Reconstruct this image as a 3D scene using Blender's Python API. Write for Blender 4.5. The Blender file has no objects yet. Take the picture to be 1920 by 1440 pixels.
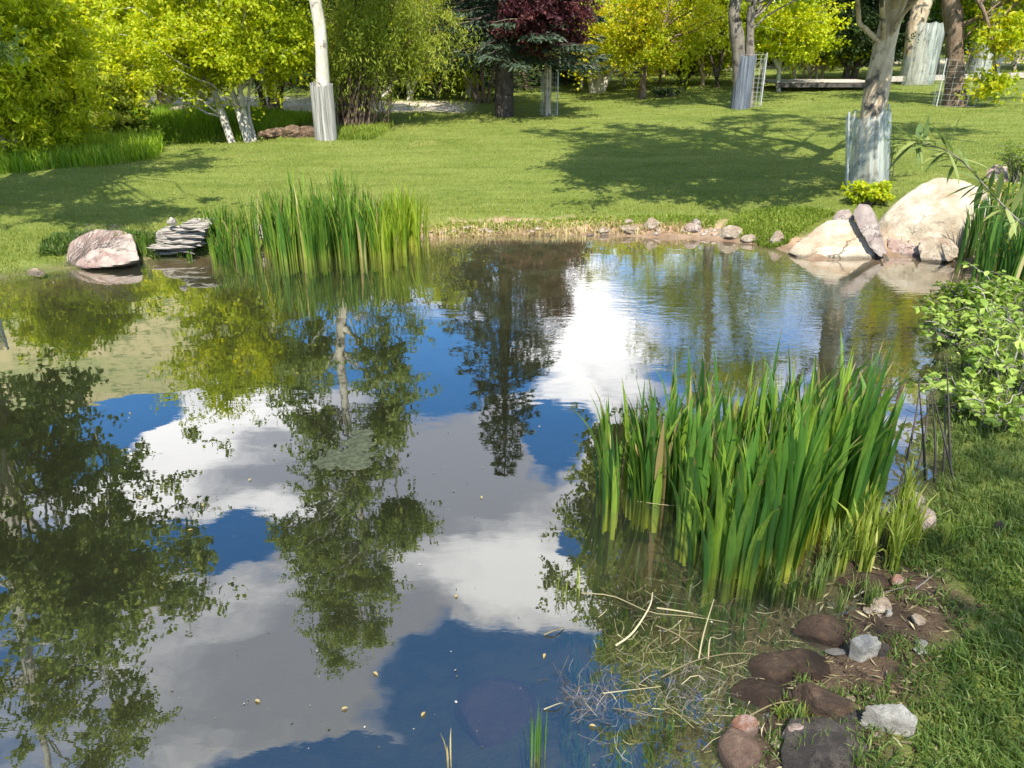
import bpy, math, random
import numpy as np
from mathutils import Vector

# ------------------------------------------------------------------ camera
sc = bpy.context.scene
col = sc.collection
R = math.radians
F, CX, CY, PITCH, HC = 1442.0, 960.0, 720.0, R(24.33), 1.80
cam_data = bpy.data.cameras.new('camera')
cam_data.sensor_width = 36.0
cam_data.lens = F / 1920.0 * 36.0
cam_data.clip_start = 0.05
cam_data.clip_end = 3000.0
cam = bpy.data.objects.new('camera', cam_data)
cam.location = (0, 0, HC)
cam.rotation_euler = (R(90) - PITCH, 0, 0)
col.objects.link(cam)
sc.camera = cam

# ------------------------------------------------------------------ look, light, sky
sc.view_settings.view_transform = 'Standard'
sc.view_settings.look = 'None'
sc.view_settings.gamma = 1.0
sc.view_settings.use_curve_mapping = False
sc.view_settings.exposure = 1.05
sc.render.engine = 'CYCLES'
cy = sc.cycles
cy.max_bounces = 7
cy.diffuse_bounces = 3
cy.glossy_bounces = 3
cy.transmission_bounces = 5
cy.transparent_max_bounces = 14
cy.volume_bounces = 0
cy.use_denoising = True
cy.caustics_reflective = False
cy.caustics_refractive = False
cy.sample_clamp_indirect = 6.0

SUN_ELEV, SUN_FROM = R(55), R(176)          # compass angle the sun stands at, seen from above: 0 = +Y, 90 = +X
sun_dir = Vector((math.sin(SUN_FROM) * math.cos(SUN_ELEV), math.cos(SUN_FROM) * math.cos(SUN_ELEV), math.sin(SUN_ELEV)))
sd_ = bpy.data.lights.new('sun', 'SUN')
sd_.energy = 5.0
sd_.angle = R(0.55)
sd_.color = (1.0, 0.93, 0.79)
sun = bpy.data.objects.new('sun', sd_)
sun.rotation_euler = sun_dir.to_track_quat('Z', 'Y').to_euler()
sun.location = (0, 0, 30)
col.objects.link(sun)


def raydir(u, v):
    a = (u - CX) / F
    b = (CY - v) / F
    c, s = math.cos(PITCH), math.sin(PITCH)
    return (a, c + b * s, -s + b * c)


def at(u, v, Y):
    """point on the depth plane Y seen at pixel u, v of the photograph"""
    d = raydir(u, v)
    return np.array((d[0] / d[1] * Y, Y, HC + d[2] / d[1] * Y))


def onz(u, v, z=0.0):
    d = raydir(u, v)
    t = (z - HC) / d[2]
    return np.array((d[0] * t, d[1] * t, z))


def mirror(u, v, Y):
    """point at depth Y whose mirror image in the water is seen at u, v"""
    d = raydir(u, v)
    return np.array((d[0] / d[1] * Y, Y, -d[2] / d[1] * Y - HC))


world = bpy.data.worlds.new('World')
sc.world = world
world.use_nodes = True
wn, wl = world.node_tree.nodes, world.node_tree.links
wn.clear()


class N:
    """tiny helper for node graphs"""
    def __init__(s, nt):
        s.nt = nt

    def new(s, typ, ins=None, **kw):
        n = s.nt.nodes.new(typ)
        for k, v in kw.items():
            setattr(n, k, v)
        for k, v in (ins or {}).items():
            if isinstance(v, bpy.types.NodeSocket):
                s.nt.links.new(v, n.inputs[k])
            else:
                n.inputs[k].default_value = v
        return n

    def math(s, op, a, b=0.0, c=0.0, clamp=False):
        return s.new('ShaderNodeMath', {0: a, 1: b, 2: c}, operation=op, use_clamp=clamp).outputs[0]

    def vmath(s, op, a, b=(0, 0, 0)):
        n = s.new('ShaderNodeVectorMath', {0: a, 1: b}, operation=op)
        return n.outputs['Value'] if op in ('LENGTH', 'DOT_PRODUCT', 'DISTANCE') else n.outputs[0]

    def mix(s, f, a, b):
        n = s.nt.nodes.new('ShaderNodeMix')
        n.data_type = 'RGBA'
        for i, v in ((0, f), (6, a), (7, b)):
            if isinstance(v, bpy.types.NodeSocket):
                s.nt.links.new(v, n.inputs[i])
            elif i == 0:
                n.inputs[0].default_value = v
            else:
                n.inputs[i].default_value = (*v, 1.0) if len(v) == 3 else v
        return n.outputs[2]

    def noise(s, vec, scale, detail=4.0, rough=0.55, dist=0.0, out=0):
        i = {'Scale': scale, 'Detail': detail, 'Roughness': rough, 'Distortion': dist}
        if vec is not None:
            i['Vector'] = vec
        return s.new('ShaderNodeTexNoise', i).outputs[out]

    def smooth(s, v, lo, hi, a=0.0, b=1.0):
        return s.new('ShaderNodeMapRange', {0: v, 1: lo, 2: hi, 3: a, 4: b}, interpolation_type='SMOOTHSTEP').outputs[0]

    def ramp(s, f, stops):
        n = s.new('ShaderNodeValToRGB', {0: f})
        e = n.color_ramp.elements
        while len(e) < len(stops):
            e.new(0.5)
        for i, (p, c) in enumerate(stops):
            e[i].position = p
            e[i].color = (*c, 1.0)
        return n.outputs[0]


g = N(world.node_tree)
sky = g.new('ShaderNodeTexSky', sky_type='NISHITA', sun_disc=False)
sky.sun_elevation = SUN_ELEV
sky.sun_rotation = SUN_FROM
sky.air_density = 1.0
sky.dust_density = 0.4
sky.ozone_density = 2.5
tc = g.new('ShaderNodeTexCoord')
gen = tc.outputs['Generated']
sep = g.new('ShaderNodeSeparateXYZ', {0: gen})
zc = g.math('MAXIMUM', sep.outputs[2], 0.04)
comb = g.new('ShaderNodeCombineXYZ', {0: g.math('DIVIDE', sep.outputs[0], zc), 1: g.math('DIVIDE', sep.outputs[1], zc), 2: 0.0}).outputs[0]
# warp the cloud-plane coordinates so that edges billow
wa = g.vmath('SUBTRACT', g.noise(comb, 1.9, 5.0, 0.6, out=1), (0.5, 0.5, 0.5))
wb = g.vmath('MULTIPLY', wa, (0.55, 0.55, 0.0))
wpos = g.vmath('ADD', comb, wb)


def cloudP(u, v):
    d = raydir(u, v)
    return (d[0] / -d[2], d[1] / -d[2])


def blob(u, v, ru, rv):
    c = cloudP(u, v)
    rx = abs(cloudP(u + ru, v)[0] - c[0])
    ry = abs(cloudP(u, v + rv)[1] - cloudP(u, v - rv)[1]) / 2
    q = g.vmath('MULTIPLY', g.vmath('SUBTRACT', wpos, (c[0], c[1], 0)), (1 / rx, 1 / ry, 0))
    return g.math('SUBTRACT', 1.25, g.vmath('LENGTH', q), clamp=False)


def union(items):
    acc = None
    for it in items:
        b = g.math('MAXIMUM', blob(*it), 0.0)
        acc = b if acc is None else g.math('MAXIMUM', acc, b)
    return acc


base_n = g.noise(comb, 1.15, 6.0, 0.58)
fine_n = g.noise(wpos, 3.2, 8.0, 0.62)
# holes of blue between the clouds, clouds, bright rims: all as directions in the sky
holes = union([(180, 720, 160, 90), (260, 800, 60, 60), (860, 690, 110, 80), (1040, 830, 55, 60), (400, 1010, 150, 38),
               (980, 1310, 290, 120), (700, 1440, 330, 62), (1100, 1020, 50, 40), (610, 640, 200, 60)])
cover = g.math('ADD', g.math('MULTIPLY', fine_n, 0.9), g.math('MULTIPLY', base_n, 0.55))
cover = g.math('SUBTRACT', cover, g.math('MULTIPLY', holes, 1.25))
clouds = union([(500, 830, 380, 150), (900, 900, 280, 160), (500, 1230, 400, 230), (760, 1010, 220, 120), (1010, 1080, 200, 110), (1110, 620, 110, 160), (300, 900, 160, 120)])
cover = g.math('ADD', cover, g.math('MULTIPLY', clouds, 0.50))
dens = g.smooth(cover, 0.58, 0.98)
bright = union([(400, 800, 190, 80), (300, 900, 130, 90), (1110, 600, 90, 110), (1060, 730, 70, 80), (980, 1080, 170, 90), (560, 935, 140, 60), (900, 1230, 90, 40)])
grey = union([(760, 860, 260, 130), (540, 900, 90, 50), (560, 1250, 260, 160), (500, 820, 80, 40)])
sh = g.math('ADD', g.math('ADD', g.math('MULTIPLY', fine_n, 1.5), -.40), g.math('MULTIPLY', bright, 0.75))
sh = g.math('SUBTRACT', sh, g.math('MULTIPLY', grey, 0.55))
shade = g.smooth(sh, 0.05, 0.90)
ccol = g.mix(shade, (7.0, 7.3, 8.5), (23.0, 22.7, 22.4))
ccol2 = g.mix(g.smooth(dens, 0.0, 0.9), g.mix(0.4, ccol, (15, 17, 21)), ccol)
skyc = g.new('ShaderNodeHueSaturation', {'Saturation': 1.35, 'Value': 2.6, 'Color': sky.outputs[0]}).outputs[0]
up = g.smooth(sep.outputs[2], 0.0, 0.06)
final = g.mix(g.math('MULTIPLY', g.math('MULTIPLY', dens, 0.96), up), skyc, ccol2)
bg = g.new('ShaderNodeBackground', {'Color': final, 'Strength': 0.064})
out = g.new('ShaderNodeOutputWorld', {0: bg.outputs[0]})

# ------------------------------------------------------------------ numeric helpers
rng = np.random.default_rng(7)
random.seed(7)


def hash2(ix, iy, iz=0):
    h = (ix * 374761393 + iy * 668265263 + iz * 2147483647) & 0xFFFFFFFF
    h = ((h ^ (h >> 13)) * 1274126177) & 0xFFFFFFFF
    return ((h ^ (h >> 16)) & 0xFFFF) / 65535.0


def vnoise(x, y, z=None):
    x = np.asarray(x, float); y = np.asarray(y, float)
    z = np.zeros_like(x) if z is None else np.asarray(z, float)
    ix, iy, iz = np.floor(x).astype(np.int64), np.floor(y).astype(np.int64), np.floor(z).astype(np.int64)
    fx, fy, fz = x - ix, y - iy, z - iz
    fx, fy, fz = (f * f * (3 - 2 * f) for f in (fx, fy, fz))
    r = 0
    for dx in (0, 1):
        for dy in (0, 1):
            for dz in (0, 1):
                w = (fx if dx else 1 - fx) * (fy if dy else 1 - fy) * (fz if dz else 1 - fz)
                r = r + w * hash2(ix + dx + 5000, iy + dy + 5000, iz + dz + 5000)
    return r * 2 - 1


def fbm(x, y, z=None, oct=4):
    r, a, f = 0, 1.0, 1.0
    for i in range(oct):
        r = r + a * vnoise(np.asarray(x) * f + 17.3 * i, np.asarray(y) * f - 9.1 * i, None if z is None else np.asarray(z) * f)
        a *= .5; f *= 2.03
    return r / 1.9


def sdist(poly, x, y):
    """signed distance, negative inside"""
    x = np.asarray(x, float); y = np.asarray(y, float)
    d = np.full(x.shape, 1e18)
    inside = np.zeros(x.shape, bool)
    n = len(poly)
    for i in range(n):
        ax, ay = poly[i]; bx, by = poly[(i + 1) % n]
        ex, ey = bx - ax, by - ay
        t = np.clip(((x - ax) * ex + (y - ay) * ey) / (ex * ex + ey * ey + 1e-12), 0, 1)
        d = np.minimum(d, (x - ax - t * ex) ** 2 + (y - ay - t * ey) ** 2)
        if abs(ey) > 1e-9:
            c = ((ay > y) != (by > y)) & (x < (bx - ax) * (y - ay) / ey + ax)
            inside ^= c
    d = np.sqrt(d)
    return np.where(inside, -d, d)


def sstep(x, a, b):
    t = np.clip((np.asarray(x, float) - a) / (b - a), 0, 1)
    return t * t * (3 - 2 * t)


# ------------------------------------------------------------------ shape of the land
shore_px = [(-120, 545), (0, 522), (60, 513), (125, 503), (200, 501), (262, 488), (300, 480), (370, 476), (470, 471), (600, 463), (700, 456),
            (780, 449), (850, 444), (950, 441), (1050, 440), (1130, 442), (1200, 444), (1260, 447), (1310, 447), (1370, 453), (1440, 461),
            (1480, 474), (1530, 487), (1650, 484), (1720, 479), (1790, 480), (1815, 500), (1795, 560), (1775, 610), (1755, 680), (1745, 760),
            (1740, 830), (1745, 890), (1715, 960), (1655, 1010), (1590, 1060), (1625, 1090), (1610, 1130), (1570, 1165), (1530, 1230),
            (1470, 1290), (1430, 1360), (1390, 1440), (1360, 1600)]
pond = [tuple(onz(u, v)[:2]) for u, v in shore_px]
pond = [(-14, 4.0), (-9.5, 5.6), (-6.6, 5.9)] + pond + [(0.35, 0.85), (-0.4, 0.72), (-2, 0.6), (-5, 0.2), (-9, 0.0), (-14, 1.0)]
stream = [(-14, 13.4), (-9, 13.1), (-6.6, 12.75), (-5.0, 13.0), (-4.4, 13.25), (-4.9, 13.75), (-6.2, 14.1), (-9, 14.6), (-14, 15.2)]


def land(x, y):
    x = np.asarray(x, float); y = np.asarray(y, float)
    s = sdist(pond, x, y) + 0.05 * fbm(x * 2.2, y * 2.2, oct=3)
    near_r = sstep(x, 0.1, 0.9) * (1 - sstep(y, 3.2, 4.2))
    far = sstep(y, 5.2, 6.6) * sstep(x, -2.2, 0.2)
    k = 0.75 - 0.55 * near_r - 0.60 * far
    k = np.maximum(k, 0.13)
    w = -0.95 * (1 - np.exp(-np.maximum(-s, 0) * k / 0.95))
    t = np.maximum(s, 0)
    soft = 1 - near_r * 0.45
    rise = 0.11 + 0.021 * np.maximum(0, y - 8) + 0.022 * np.maximum(0, x - 1) * sstep(y, 5, 9) + 0.10 * sstep(x, 2.5, 6)
    rise = np.minimum(rise, 1.6)
    l = 0.09 * soft * (1 - np.exp(-t / 0.22)) + rise * (1 - np.exp(-t / 1.1)) + 0.055 * fbm(x * .35, y * .35, oct=3) * sstep(t, 0.3, 3) + .03 * fbm(x * 1.1, y * 1.1, oct=2) * sstep(t, .3, 1.2)
    z = np.where(s < 0, w, l)
    ss = sdist(stream, x, y) + 0.12 * fbm(x * 1.3 + 40, y * 1.3, oct=3)
    z = z - (z + 0.25) * (1 - sstep(ss, -0.15, 0.75))
    # lip of the creek bank on its far side
    return z + 0.016 * fbm(x * 6, y * 6, oct=4) * (0.3 + 1.2 * near_r)


def ground(u, v):
    z = 0.1
    for _ in range(14):
        p = onz(u, v, z)
        z = 0.5 * z + 0.5 * float(land(p[0:1], p[1:2])[0])
    p = onz(u, v, z)
    return np.array((p[0], p[1], float(land(p[0:1], p[1:2])[0])))


def gz(x, y):
    return float(land(np.array([x]), np.array([y]))[0])


# ------------------------------------------------------------------ materials
MATS = {}


def new_mat(name):
    m = bpy.data.materials.new(name)
    m.use_nodes = True
    m.node_tree.nodes.clear()
    MATS[name] = m
    return m, N(m.node_tree)


def finish(n, shader, disp=None, vol=None):
    o = n.nt.nodes.new('ShaderNodeOutputMaterial')
    n.nt.links.new(shader, o.inputs[0])
    if vol is not None:
        n.nt.links.new(vol, o.inputs[1])


def bump(n, h, strength=0.5, dist=0.02, normal=None):
    i = {'Height': h, 'Strength': strength, 'Distance': dist}
    if normal is not None:
        i['Normal'] = normal
    return n.new('ShaderNodeBump', i).outputs[0]


def principled(n, color, rough=0.8, normal=None, spec=0.3):
    i = {'Base Color': color if isinstance(color, bpy.types.NodeSocket) else (*color, 1.0), 'Roughness': rough, 'Specular IOR Level': spec}
    if normal is not None:
        i['Normal'] = normal
    return n.new('ShaderNodeBsdfPrincipled', i).outputs[0]


def attr(n, name):
    return n.new('ShaderNodeAttribute', attribute_name=name).outputs['Fac']


def leaf_mat(name, c1, c2, c3, trans=0.45, rough=0.5, spec=0.25, along=None):
    m, n = new_mat(name)
    r = attr(n, 'rnd')
    c = n.ramp(r, [(0.0, c1), (0.5, c2), (1.0, c3)])
    if along:                                   # blades: foot colour, on iris the sunlit yellow painted into the leaf base
        o_ = n.new('ShaderNodeTexCoord').outputs['Object']
        vein = n.noise(n.vmath('MULTIPLY', o_, (90, 90, 2.2)), 1.0, 3, .6)
        c = n.mix(n.smooth(vein, .40, .62, 0, .42), c, tuple(q * .45 for q in c2))
        blotch = n.noise(n.vmath('MULTIPLY', o_, (14, 14, 7)), 1.0, 4, .65)
        c = n.mix(n.smooth(blotch, .60, .68, 0, .55), c, (.30, .27, .09))
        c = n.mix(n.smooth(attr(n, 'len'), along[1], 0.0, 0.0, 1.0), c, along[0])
        tipw = n.math('MULTIPLY', n.smooth(attr(n, 'len'), .90, .97), n.smooth(n.noise(n.vmath('MULTIPLY', o_, (9, 9, 0)), 1.0, 2), .46, .56))
        c = n.mix(n.math('MULTIPLY', tipw, .8), c, (.34, .24, .10))
    d = principled(n, c, rough, None, spec)
    tcol = n.new('ShaderNodeHueSaturation', {'Hue': 0.485, 'Saturation': 1.1, 'Value': 1.7, 'Color': c}).outputs[0]
    t = n.new('ShaderNodeBsdfTranslucent', {'Color': tcol}).outputs[0]
    mx = n.new('ShaderNodeMixShader', {0: trans, 1: d, 2: t}).outputs[0]
    finish(n, mx)
    return m


leaf_mat('leaf_spring', (.21, .29, .014), (.36, .43, .018), (.54, .54, .04), trans=.5)
leaf_mat('leaf_yellow', (.24, .33, .014), (.36, .41, .018), (.50, .42, .022), trans=.5)
leaf_mat('leaf_green', (.07, .14, .018), (.12, .20, .02), (.20, .26, .03))
leaf_mat('leaf_olive', (.15, .20, .03), (.25, .31, .04), (.38, .40, .07), trans=.5)
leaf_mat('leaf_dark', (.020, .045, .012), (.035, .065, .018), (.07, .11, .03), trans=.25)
leaf_mat('leaf_aspen', (.11, .165, .045), (.20, .27, .07), (.35, .40, .13), trans=.45)
leaf_mat('leaf_plum', (.035, .012, .018), (.075, .020, .026), (.15, .055, .045), trans=.35)
leaf_mat('leaf_lime', (.22, .32, .012), (.36, .44, .015), (.50, .50, .02))
leaf_mat('leaf_broad', (.12, .20, .03), (.22, .32, .05), (.36, .44, .10), trans=.35, spec=.4)
leaf_mat('leaf_willow', (.08, .13, .04), (.14, .20, .06), (.26, .30, .10), trans=.3)
leaf_mat('needles', (.020, .038, .022), (.045, .070, .042), (.10, .13, .085), trans=.12)
leaf_mat('iris_leaf', (.026, .095, .026), (.10, .22, .035), (.27, .39, .05), trans=.42, rough=.42, spec=.35, along=((.50, .55, .07), .36))  # sunlight on the lower blades is painted in as yellow
leaf_mat('iris_far', (.045, .13, .025), (.10, .22, .03), (.27, .38, .05), trans=.42, rough=.45, along=((.42, .46, .09), .40))
leaf_mat('iris_pale', (.14, .26, .02), (.25, .36, .03), (.40, .46, .06), trans=.45, along=((.50, .50, .10), .45))
leaf_mat('iris_dark', (.03, .09, .02), (.06, .15, .03), (.14, .26, .04), trans=.35, rough=.45, along=((.20, .24, .06), .3))  # darker green iris, shared by water weed and drowned reeds
leaf_mat('grass_blade', (.042, .085, .016), (.10, .165, .030), (.27, .33, .12), trans=.35, rough=.5, along=((.09, .12, .02), .5))
leaf_mat('lawn_blade', (.11, .155, .022), (.19, .225, .035), (.40, .37, .13), trans=.3)
leaf_mat('lawn_tuft', (.10, .15, .018), (.17, .24, .03), (.32, .34, .08), trans=.35)
leaf_mat('tall_grass', (.12, .22, .02), (.20, .32, .02), (.36, .40, .06), trans=.4)
leaf_mat('dry_grass', (.22, .17, .07), (.36, .29, .12), (.50, .44, .22), trans=.3)
leaf_mat('sedge', (.10, .17, .02), (.22, .28, .04), (.42, .42, .12), trans=.4)


def bark_mat(name, c1, c2, dark, scale=9.0, marks=0.5, stretch=0.35):
    m, n = new_mat(name)
    o = n.new('ShaderNodeTexCoord').outputs['Object']
    v = n.vmath('MULTIPLY', o, (1, 1, stretch))
    a = n.noise(v, scale, 6, .65)
    b = n.noise(n.vmath('MULTIPLY', o, (1, 1, 2.5 * stretch + .4)), scale * .45, 4, .6)
    c = n.mix(n.smooth(a, .35, .65), c1, c2)
    c = n.mix(n.smooth(b, .62 - marks * .16, .74 - marks * .16), c, dark)
    finish(n, principled(n, c, .9, bump(n, a, .9, .03), .15))


bark_mat('bark_pale', (.40, .37, .31), (.54, .51, .45), (.16, .14, .12), 11, .35)
bark_mat('bark_grey', (.34, .26, .18), (.54, .45, .33), (.10, .09, .075), 12, .6)
bark_mat('bark_brown', (.13, .09, .065), (.22, .16, .12), (.05, .04, .03), 14, .5)
bark_mat('bark_dark', (.05, .04, .035), (.10, .08, .07), (.025, .02, .018), 14, .4)
bark_mat('branch_bleached', (.42, .38, .30), (.62, .57, .48), (.22, .19, .15), 10, .2)


def rock_mat(name, c1, c2, stain, scale=2.0, stain_amt=.5, crack=.6, rough=.85):
    m, n = new_mat(name)
    o = n.new('ShaderNodeTexCoord').outputs['Object']
    a = n.noise(o, scale * 1.6, 8, .62)
    b = n.noise(n.vmath('ADD', o, (7, 3, 1)), scale * .9, 6, .6, .6)
    sp = n.noise(o, scale * 30, 4, .8)
    c = n.mix(n.smooth(a, .42, .58), c1, c2)
    c = n.mix(n.math('MULTIPLY', n.smooth(b, .52, .62), stain_amt), c, stain)
    c = n.mix(n.smooth(sp, .54, .66, 0, .5), c, tuple(x * .35 for x in c1))
    vo = n.new('ShaderNodeTexVoronoi', {'Vector': n.vmath('ADD', o, n.vmath('MULTIPLY', n.noise(o, scale * 2, 4, .6, out=1), (.35, .35, .35))), 'Scale': scale * 1.1}, feature='DISTANCE_TO_EDGE')
    ck = n.smooth(vo.outputs['Distance'], 0.0, .022, 1.0, 0.0)
    ckm = n.math('MULTIPLY', n.math('MULTIPLY', ck, crack), n.smooth(n.noise(o, scale * .7, 2), .45, .6))
    c = n.mix(ckm, c, tuple(x * .25 for x in c1))
    gp_ = n.new('ShaderNodeNewGeometry').outputs['Position']
    wz = n.math('ADD', n.new('ShaderNodeSeparateXYZ', {0: gp_}).outputs[2], n.math('MULTIPLY', n.math('SUBTRACT', sp, .5), .03))
    c = n.mix(n.smooth(wz, .012, .035, .72, 0.0), c, tuple(x * .22 for x in c1))
    h = n.math('SUBTRACT', n.math('ADD', a, n.math('MULTIPLY', sp, .25)), n.math('MULTIPLY', ckm, .5))
    finish(n, principled(n, c, rough, bump(n, h, 1.0, .05), .25))


rock_mat('stone_cream', (.37, .31, .23), (.52, .46, .36), (.36, .22, .13), 2.4, .6)
rock_mat('stone_rose', (.30, .22, .19), (.44, .36, .31), (.24, .14, .12), 4.0, .6)
rock_mat('stone_grey', (.26, .21, .19), (.36, .31, .28), (.22, .18, .17), 4.0, .5)
rock_mat('stone_tan', (.33, .27, .20), (.45, .39, .31), (.28, .18, .12), 7.0, .5)
rock_mat('stone_white', (.30, .285, .25), (.47, .45, .40), (.40, .38, .33), 9.0, .3, .4)
rock_mat('stone_brown', (.075, .048, .032), (.14, .088, .056), (.04, .03, .02), 7.0, .5, .3, .55)
rock_mat('stone_rust', (.30, .15, .10), (.50, .38, .32), (.20, .08, .05), 9.0, .6, .3, .6)
rock_mat('stone_dark', (.050, .042, .038), (.10, .085, .072), (.03, .026, .022), 8.0, .5, .4, .5)
rock_mat('stone_pink', (.24, .12, .11), (.32, .18, .16), (.15, .08, .07), 5.0, .4, .2, .8)


def wood_mat(name, c1, c2):
    m, n = new_mat(name)
    o = n.new('ShaderNodeTexCoord').outputs['Object']
    a = n.noise(n.vmath('MULTIPLY', o, (1.2, 9, 14)), 5.0, 6, .6, .4)
    c = n.mix(n.smooth(a, .34, .62), c1, c2)
    finish(n, principled(n, c, .85, bump(n, a, 1.0, .02), .2))


rock_mat('stone_wet_tan', (.17, .11, .078), (.27, .18, .13), (.10, .06, .045), 7.0, .5, .3, .6)
bark_mat('bark_shade', (.13, .115, .10), (.23, .20, .17), (.06, .052, .045), 13, .5)  # darker copy of the grey bark, canopy shade put into its colour
rock_mat('earth', (.13, .085, .055), (.22, .15, .10), (.08, .055, .04), 6.0, .6, .2, .95)
wood_mat('driftwood', (.07, .06, .052), (.36, .33, .285))
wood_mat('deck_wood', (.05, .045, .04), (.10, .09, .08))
wood_mat('rail_wood', (.30, .27, .23), (.48, .44, .38))

m, n = new_mat('guard_sheet')
o = n.new('ShaderNodeTexCoord').outputs['Object']
st = n.noise(n.vmath('MULTIPLY', o, (9, 9, .6)), 3.0, 4, .6)
c = n.mix(n.smooth(st, .35, .65), (.34, .38, .36), (.56, .60, .57))
tr = n.new('ShaderNodeBsdfTransparent', {'Color': (.93, .95, .94, 1)}).outputs[0]
fac = n.smooth(st, .3, .7, .16, .44)
finish(n, n.new('ShaderNodeMixShader', {0: fac, 1: tr, 2: principled(n, c, .45, None, .5)}).outputs[0])
m, n = new_mat('guard_dark')
o = n.new('ShaderNodeTexCoord').outputs['Object']
st = n.noise(n.vmath('MULTIPLY', o, (14, 14, .5)), 3.0, 5, .65)
finish(n, principled(n, n.mix(n.smooth(st, .35, .65), (.055, .065, .085), (.16, .18, .22)), .6, bump(n, st, .6, .01)))
m, n = new_mat('guard_wood')
o = n.new('ShaderNodeTexCoord').outputs['Object']
st = n.noise(n.vmath('MULTIPLY', o, (22, 22, .6)), 2.0, 5, .65)
finish(n, principled(n, n.mix(n.smooth(st, .35, .65), (.16, .155, .145), (.40, .39, .365)), .8, bump(n, st, .7, .01)))
m, n = new_mat('wire')
finish(n, principled(n, (.40, .42, .42), .5, None, .5))
m, n = new_mat('moss')
o = n.new('ShaderNodeTexCoord').outputs['Object']
a = n.noise(o, 40, 6, .7)
finish(n, principled(n, n.mix(n.smooth(a, .35, .65), (.03, .038, .02), (.075, .088, .05)), .95, bump(n, a, 1, .02)))
m, n = new_mat('straw')
finish(n, principled(n, n.ramp(attr(n, 'rnd'), [(0, (.08, .06, .03)), (.6, (.20, .17, .09)), (1, (.46, .42, .26))]), .7))
m, n = new_mat('twig')
finish(n, principled(n, n.ramp(attr(n, 'rnd'), [(0, (.05, .042, .035)), (.6, (.13, .115, .10)), (1, (.34, .31, .28))]), .8))
m, n = new_mat('sandstone')
finish(n, principled(n, (.62, .55, .45), .9))

# ground: lawn, bare shore, pond bed, gravel walk
m, n = new_mat('ground')
o = n.new('ShaderNodeTexCoord').outputs['Object']
big = n.noise(o, .55, 5, .6)
streak = n.noise(n.vmath('MULTIPLY', o, (.5, 2.6, 1)), 1.6, 5, .62)
mid = n.noise(o, 7, 5, .65)
fine = n.noise(n.vmath('MULTIPLY', o, (1, 1.7, 1)), 60, 4, .75)
lawn = n.mix(n.smooth(mid, .35, .65), (.095, .135, .022), (.14, .175, .032))
lawn = n.mix(n.smooth(streak, .38, .62, 0, .75), lawn, (.18, .215, .05))
lawn = n.mix(n.smooth(big, .60, .72, 0, .6), lawn, (.30, .28, .09))
lawn = n.mix(n.smooth(fine, .50, .70, 0, .6), lawn, (.045, .08, .008))
dirt = n.mix(n.smooth(mid, .35, .62), (.30, .19, .12), (.46, .33, .22))
dirt = n.mix(n.smooth(fine, .50, .66, 0, .6), dirt, (.20, .13, .08))
mud = n.mix(n.smooth(mid, .35, .62), (.040, .028, .019), (.105, .070, .044))
bed = n.mix(n.smooth(mid, .38, .60), (.085, .088, .032), (.18, .16, .065))
path = n.mix(n.smooth(mid, .3, .65), (.52, .44, .35), (.70, .62, .51))
s_ = attr(n, 'shore')
mudm = attr(n, 'mud')
sn = n.math('ADD', s_, n.math('MULTIPLY', n.math('SUBTRACT', n.noise(o, 3.0, 6, .65), .5), .55))
edge = attr(n, 'bare')
c = n.mix(n.smooth(n.math('SUBTRACT', sn, edge), -.10, .10), n.mix(mudm, dirt, mud), lawn)
c = n.mix(n.smooth(s_, -.03, -.30), c, n.mix(n.smooth(mudm, .3, 1), bed, n.mix(n.smooth(mid, .3, .7), (.13, .080, .034), (.24, .16, .075))))
c = n.mix(attr(n, 'path'), c, path)
wet = n.smooth(s_, .16, .02)
c = n.mix(n.math('MULTIPLY', wet, .45), c, (.06, .045, .03))
hh = n.math('ADD', n.math('MULTIPLY', fine, .6), n.math('MULTIPLY', mid, .8))
finish(n, principled(n, c, n.smooth(s_, .15, .02, .95, .45), bump(n, hh, .9, .03), .2))

m, n = new_mat('hill')
o = n.new('ShaderNodeTexCoord').outputs['Object']
a = n.noise(o, .035, 8, .65)
b = n.noise(o, .28, 6, .75)
c = n.mix(n.smooth(a, .35, .62), (.34, .29, .15), (.20, .23, .09))
c = n.mix(n.smooth(b, .52, .58, 0, .85), c, (.09, .12, .04))
finish(n, principled(n, c, .95, bump(n, b, .6, 1.0)))

m, n = new_mat('water')
o = n.new('ShaderNodeTexCoord').outputs['Object']
ripple_zone = n.smooth(n.vmath('LENGTH', n.vmath('MULTIPLY', n.vmath('SUBTRACT', o, (2.1, 5.4, 0)), (.42, .65, 0))), 0.1, 1.25, 1.0, 0.06)
r1 = n.noise(n.vmath('MULTIPLY', o, (1.0, 2.6, 1)), 7.0, 3, .55, .3)
r2 = n.noise(n.vmath('MULTIPLY', o, (1.0, 1.6, 1)), 1.4, 3, .5, .3)
h = n.math('ADD', n.math('MULTIPLY', r1, n.math('MULTIPLY', ripple_zone, .0014)), n.math('MULTIPLY', r2, .0016))
nb = n.new('ShaderNodeBump', {'Height': h, 'Strength': 1.0, 'Distance': 1.0}).outputs[0]
gl = n.new('ShaderNodeBsdfGlossy', {'Color': (1, 1, 1, 1), 'Roughness': 0.0, 'Normal': nb}).outputs[0]
tr = n.new('ShaderNodeBsdfTransparent', {'Color': (1, 1, 1, 1)}).outputs[0]
geo = n.new('ShaderNodeNewGeometry')
cosv = n.math('ABSOLUTE', n.vmath('DOT_PRODUCT', geo.outputs['Incoming'], nb))
fr = n.math('ADD', .18, n.math('MULTIPLY', .82, n.math('POWER', n.math('SUBTRACT', 1.0, cosv, clamp=True), 3.2)), clamp=True)
vol = n.new('ShaderNodeVolumeAbsorption', {'Color': (.42, .47, .30, 1), 'Density': 2.0}).outputs[0]
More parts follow.
